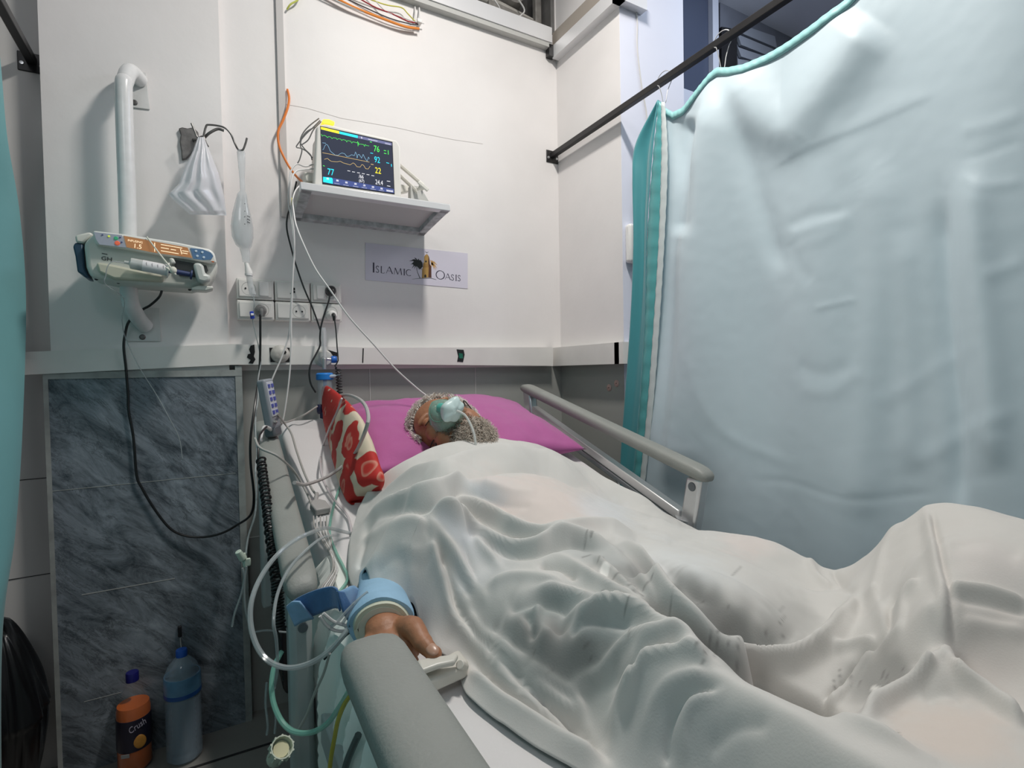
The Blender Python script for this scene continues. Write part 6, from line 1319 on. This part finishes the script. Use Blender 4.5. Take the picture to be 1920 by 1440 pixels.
for k, q in enumerate([[(700, 1112), (676, 1130), (655, 1150), (640, 1172)], [(704, 1118), (682, 1138), (660, 1158), (648, 1178)], [(690, 1110), (668, 1128), (650, 1146), (632, 1166), (615, 1180)], [(600, 1155), (612, 1172), (628, 1182), (648, 1184)], [(606, 1150), (625, 1165), (645, 1172), (660, 1178)]]):
    tubeobj('strap_tube', [Y(x, y, -1.185) for x, y in q], .0026, clear_t if k < 3 else cable_w, ['clear tube along the upper side of the blue strap bundle', 'clear tube lying closest to the blue sleeve cuff', 'long clear tube dropping lowest from the blue strap', 'white tube curving under the middle of the blue strap', 'short white tube end between strap and wrist'][k], 'tube', G4)

# pulse oximeter on the finger
px_ = thing('pulse_oximeter', ZZ(835, 1270, .735), 'cream finger clip sensor below the thumb on the mattress', 'sensor')
ocm = mat('oximeter_cream', (.66, .64, .58), .35, var=.03, vscale=40); z0 = .728
def low(pts, z): return [ZZ(p[0], p[1], z) for p in pts]
b = MB(); b.prism(low([(770, 1292), (852, 1243), (862, 1240), (878, 1262), (875, 1272), (812, 1300), (778, 1312)], .735), (0, 0, .018)); b.build('lower_shell', ocm, px_, bevel=.004, seg=3)
b = MB(); b.prism(low([(782, 1247), (820, 1240), (860, 1236), (852, 1250), (822, 1256), (790, 1268)], .762), (0, 0, .008)); b.build('upper_shell', ocm, px_, bevel=.003, seg=3)
b = MB(); b.cyl(ZZ(862, 1246, .758), ZZ(872, 1250, .748), .006); b.build('hinge', ocm, px_, bevel=.001)
# mask
mk = thing('oxygen_mask', H(0, -.03, .10), "clear green oxygen mask over the patient's nose and mouth", 'mask')
mkm = mat('mask_clear_green', (.30, .52, .44), .12, alpha=.42, spec=.9); mke = mat('mask_rim', (.22, .50, .38), .2, alpha=.85, spec=.8)
def mf(u, v):
    a = 2 * math.pi * u; rx = .044 - .0 * v; ryu, ryd = .048, .044; k = math.cos(v * math.pi / 2) ** .62
    x = math.cos(a) * rx * k; y = -.028 + math.sin(a) * (ryu if math.sin(a) > 0 else ryd) * k * (1 - .12 * v)
    z = .058 + .060 * math.sin(v * math.pi / 2) + (.022 * max(0, math.sin(a)) - .004) * (1 - v) + .018 * (1 - abs(math.cos(a))) * (1 - v)
    return H(x, y, z)
b = MB(); b.grid(mf, 40, 14); b.build('mask_shell', mkm, mk, angle=180, solid=.0012)
b = MB(); b.tube([mf(i / 36, 0) for i in range(37)], .0030, 8, 0, caps=False); b.build('mask_rim', mke, mk)
b = MB(); b.tube([mf(i / 36, .55) for i in range(37)], .0012, 6, 0, caps=False); b.build('mask_ridge', mke, mk)
n0 = H(0, -.030, .116); ndir = (RH @ Vector((.12, -1.0, .22))).normalized()
b = MB(); b.lathe([(.0, -.006), (.014, -.006), (.014, .018), (.011, .020), (0, .020)], n0, ndir, 20); b.build('mask_port', mat('port_green', (.10, .50, .42), .25, alpha=.9), mk)
bl = mat('diffuser_pale', (.66, .82, .81), .35, alpha=.93)
uu = ndir.orthogonal().normalized(); ww = ndir.cross(uu)
def bf(u, v):
    a = 2 * math.pi * u; r = (.013 + .024 * math.sin(min(1, v * 1.25) * math.pi / 2)) * (1 + .13 * math.cos(5 * a) * v) * (1 if v < .7 else max(.02, 1 - ((v - .7) / .3) ** 2.2))
    return n0 + ndir * (.010 + .058 * v) + uu * math.cos(a) * r + ww * math.sin(a) * r * .8
b = MB(); b.grid(bf, 50, 16); b.build('diffuser_bell', bl, mk, angle=180, solid=.001)
tip = n0 + ndir * .052
b = MB(); b.cyl(tip - ndir * .03, tip + ndir * .012, .010, .006); b.build('tube_nozzle', bl, mk, bevel=.001)
tubeobj('mask_tube', [tip + ndir * .008, tip + ndir * .028 + Vector((.004, 0, -.004)), tip + Vector((.022, -.040, -.020)), tip + Vector((.032, -.060, -.062)), tip + Vector((.034, -.07, -.12))], .0034, mat('mask_tube', (.72, .73, .70), .15, alpha=.8), 'clear tube from the mask running under the sheet', 'tube')
el = mat('black_elastic', (.012, .012, .014), .6)
s1 = mf(.5, .0)
b = MB(); b.tube([s1, H(-.066, -.030, .056), H(-.084, -.026, .034), H(-.098, -.022, .006), H(-.098, -.012, -.03)], .0016, 6); b.build('strap', el, mk)
b = MB(); b.tube([s1, H(-.064, -.042, .054), H(-.082, -.054, .028), H(-.088, -.060, -.005), H(-.08, -.06, -.04)], .0016, 6); b.build('strap', el, mk)
b = MB(); b.tube([mf(0, 0), H(.058, -.026, .062), H(.064, -.022, .076), H(.070, -.018, .064), H(.078, -.01, .030), H(.085, 0, .0)], .0016, 6); b.build('strap', el, mk)

# ================================================================ FLOOR BY THE WALL
clr = mat('bottle_plastic', (.60, .72, .82), .08, alpha=.35, spec=.9)
# orange drink
ob = ZZ(254, 1437, 0); k = .112 / (Y(222, 1310, ob.y) - Y(287, 1310, ob.y)).length
ht = (Y(254, 1258, ob.y).z)
bt = thing('drink_bottle', ob, 'orange soft drink bottle with a dark label and blue cap standing against the marble', 'bottle')
R0 = (Y(222, 1350, ob.y) - Y(286, 1350, ob.y)).length / 2
b = MB(); b.lathe([(0, .0), (R0 * .8, 0), (R0, .012), (R0, ht * .62), (R0 * .93, ht * .68), (R0 * .55, ht * .82), (.0145, ht * .9), (.0145, ht * .95), (0, ht * .95)], ob, (0, 0, 1), 32); b.build('bottle_body', mat('bottle_plastic_thin', (.60, .62, .62), .08, alpha=.08, spec=.9), bt)
b = MB(); b.lathe([(0, .002), (R0 * .78, .002), (R0 * .975, .013), (R0 * .975, ht * .62), (R0 * .91, ht * .675), (0, ht * .675)], ob, (0, 0, 1), 32); b.build('orange_drink', mat('orange_drink', (.60, .12, .006), .2), bt)
b = MB(); b.lathe([(R0 * 1.003, ht * .24), (R0 * 1.008, ht * .25), (R0 * 1.008, ht * .55), (R0 * 1.003, ht * .56)], ob, (0, 0, 1), 40); lb_ = b.build('label_wrap', mat('drink_label', (.015, .013, .03), .35), bt)
b = MB(); b.lathe([(.0, ht), (.0150, ht), (.0165, ht - .003), (.0165, ht - .026), (0, ht - .026)], ob, (0, 0, 1), 24); b.build('cap', mat('cap_navy', (.012, .012, .14), .35), bt)
f_ = (Vector(CAMP) - ob); f_.z = 0; f_.normalize(); rr = Vector((-f_.y, f_.x, 0)); Rl = Matrix(((rr.x, 0, f_.x), (rr.y, 0, f_.y), (0, 1, 0))) @ Matrix.Rotation(math.radians(24), 3, 'Z')
b = MB(); b.text('Crush', .026, ob + f_ * (R0 * 1.03) - rr * (R0 * .25) + Vector((0, 0, ht * .44)), Rl, .0003, sx=.7, shear=.3); b.build('label_lettering', mat('label_white', (.55, .5, .6), .4), lb_)
b = MB(); b.ell(ob + f_ * (R0 * .97) + rr * R0 * .28 + Vector((0, 0, ht * .33)), (.016, .004, .020), Matrix(((rr.x, f_.x, 0), (rr.y, f_.y, 0), (0, 0, 1))), 20, 12); b.build('fruit_picture', mat('fruit_orange', (.62, .28, .05), .4, var=.2, vscale=80), lb_)
b = MB(); b.prism([ob + f_ * (R0 * 1.0) - rr * (R0 * (.75 - .45 * a)) + f_ * (-.008 + .008 * a) + Vector((0, 0, ht * (.205 + .035 * c))) for a, c in ((0, 0), (1, 0), (1, 1), (0, 1))], f_ * .002); b.build('bar_patch', mat('bar_grey', (.3, .3, .3), .5), lb_)
# water bottle
wb = ZZ(347, 1420, 0); ht = Y(341, 1217, wb.y).z; R0 = (Y(313, 1380, wb.y) - Y(379, 1380, wb.y)).length / 2
wt = thing('water_bottle', wb, 'clear water bottle with a blue cap and pale blue label against the marble', 'bottle')
pr = [(0, 0), (R0 * .75, 0), (R0 * .98, .012)]
for i in range(22):
    h = .03 + i * .0085; 
    if h < ht * .58: pr.append((R0 * (1.0 - .045 * (i % 2)), h))
pr += [(R0 * .96, ht * .60), (R0 * 1.0, ht * .63), (R0 * .99, ht * .80 * .98), (R0 * .80, ht * .86), (R0 * .48, ht * .915), (.0145, ht * .94), (.0145, ht * .97), (0, ht * .97)]
b = MB(); b.lathe(pr, wb, (0, 0, 1), 36); b.build('bottle_body', clr, wt, angle=30)
b = MB(); b.lathe([(0, .002), (R0 * .73, .002), (R0 * .93, .014), (R0 * .93, ht * .78), (0, ht * .78)], wb, (0, 0, 1), 30); b.build('water', mat('water', (.10, .22, .34), .06, alpha=.45, spec=.9), wt)
b = MB(); b.lathe([(R0 * 1.01, ht * .60), (R0 * 1.025, ht * .61), (R0 * 1.02, ht * .77), (R0 * 1.0, ht * .78)], wb, (0, 0, 1), 36); lw = b.build('label_wrap', mat('water_label', (.13, .30, .48), .35, var=.25, vscale=25), wt)
b = MB(); b.lathe([(R0 * 1.03, ht * .605), (R0 * 1.035, ht * .61), (R0 * 1.035, ht * .635), (R0 * 1.03, ht * .64)], wb, (0, 0, 1), 36); b.build('label_stripe', mat('water_label_dark', (.02, .10, .35), .35), lw)
b = MB(); b.lathe([(0, ht), (.0140, ht), (.0155, ht - .003), (.0155, ht - .020), (0, ht - .020)], wb, (0, 0, 1), 24); b.build('cap', mat('cap_bright_blue', (.02, .12, .55), .35), wt)
ph_ = thing('clip_on_marble', Y(337, 1185, -.043), 'small black holder stuck on the marble above the water bottle', 'holder')
b = MB(); b.box(Y(337, 1184, -.048), (.010, .010, .034)); b.build('holder_body', black_p, ph_, bevel=.002)
b = MB(); b.tube([Y(338, 1196, -.05), Y(339, 1206, -.055), Y(340, 1216, -.07)], .0016, 6); b.build('wire', cable_g, ph_)
# black bin bags
bb_m = mat('black_bag_film', (.006, .006, .007), .28, spec=.6)
def bag(c, r, h, seed, lab):
    b = MB()
    def f(u, v):
        a = 2 * math.pi * u; k = math.sin(math.pi * min(1, .06 + .9 * v)) ** .45 if v < .5 else (1 - (v - .5) * 2) ** .55 * .98 + .06
        n = noise.noise(Vector((math.cos(a) * 2 + seed, math.sin(a) * 2, v * 2))); m2 = noise.noise(Vector((math.cos(a) * 6 + seed, math.sin(a) * 6, v * 3)))
        R_ = k * (1 + .22 * n + .10 * m2 + .03 * math.sin(14 * a + 6 * v))
        return Vector((c[0] + math.cos(a) * r[0] * R_, c[1] + math.sin(a) * r[1] * R_, h * v * (1 + .04 * math.sin(3 * a + seed))))
    b.grid(f, 90, 60); tag(b.build('rubbish_bag', bb_m, angle=70), lab, 'bag', 'black rubbish bags in the corner')
bag((-.50, -.10, 0), (.088, .10), .50, 1.0, 'taller full black rubbish bag in the corner beside the marble')
bag((-.56, -.36, 0), (.11, .10), .36, 5.0, 'lower black rubbish bag half behind the teal curtain')
# cable over the far rail
tubeobj('white_cable', [M(1042, 815, .02), Y(1060, 817, -.42), Y(1080, 820, -.5), Y(1098, 829, -.55), Y(1112, 842, -.55), Y(1125, 862, -.50), Y(1150, 890, -.50), Y(1170, 930, -.5)], .0036, cable_w, 'pale cable passing through the far side rail')
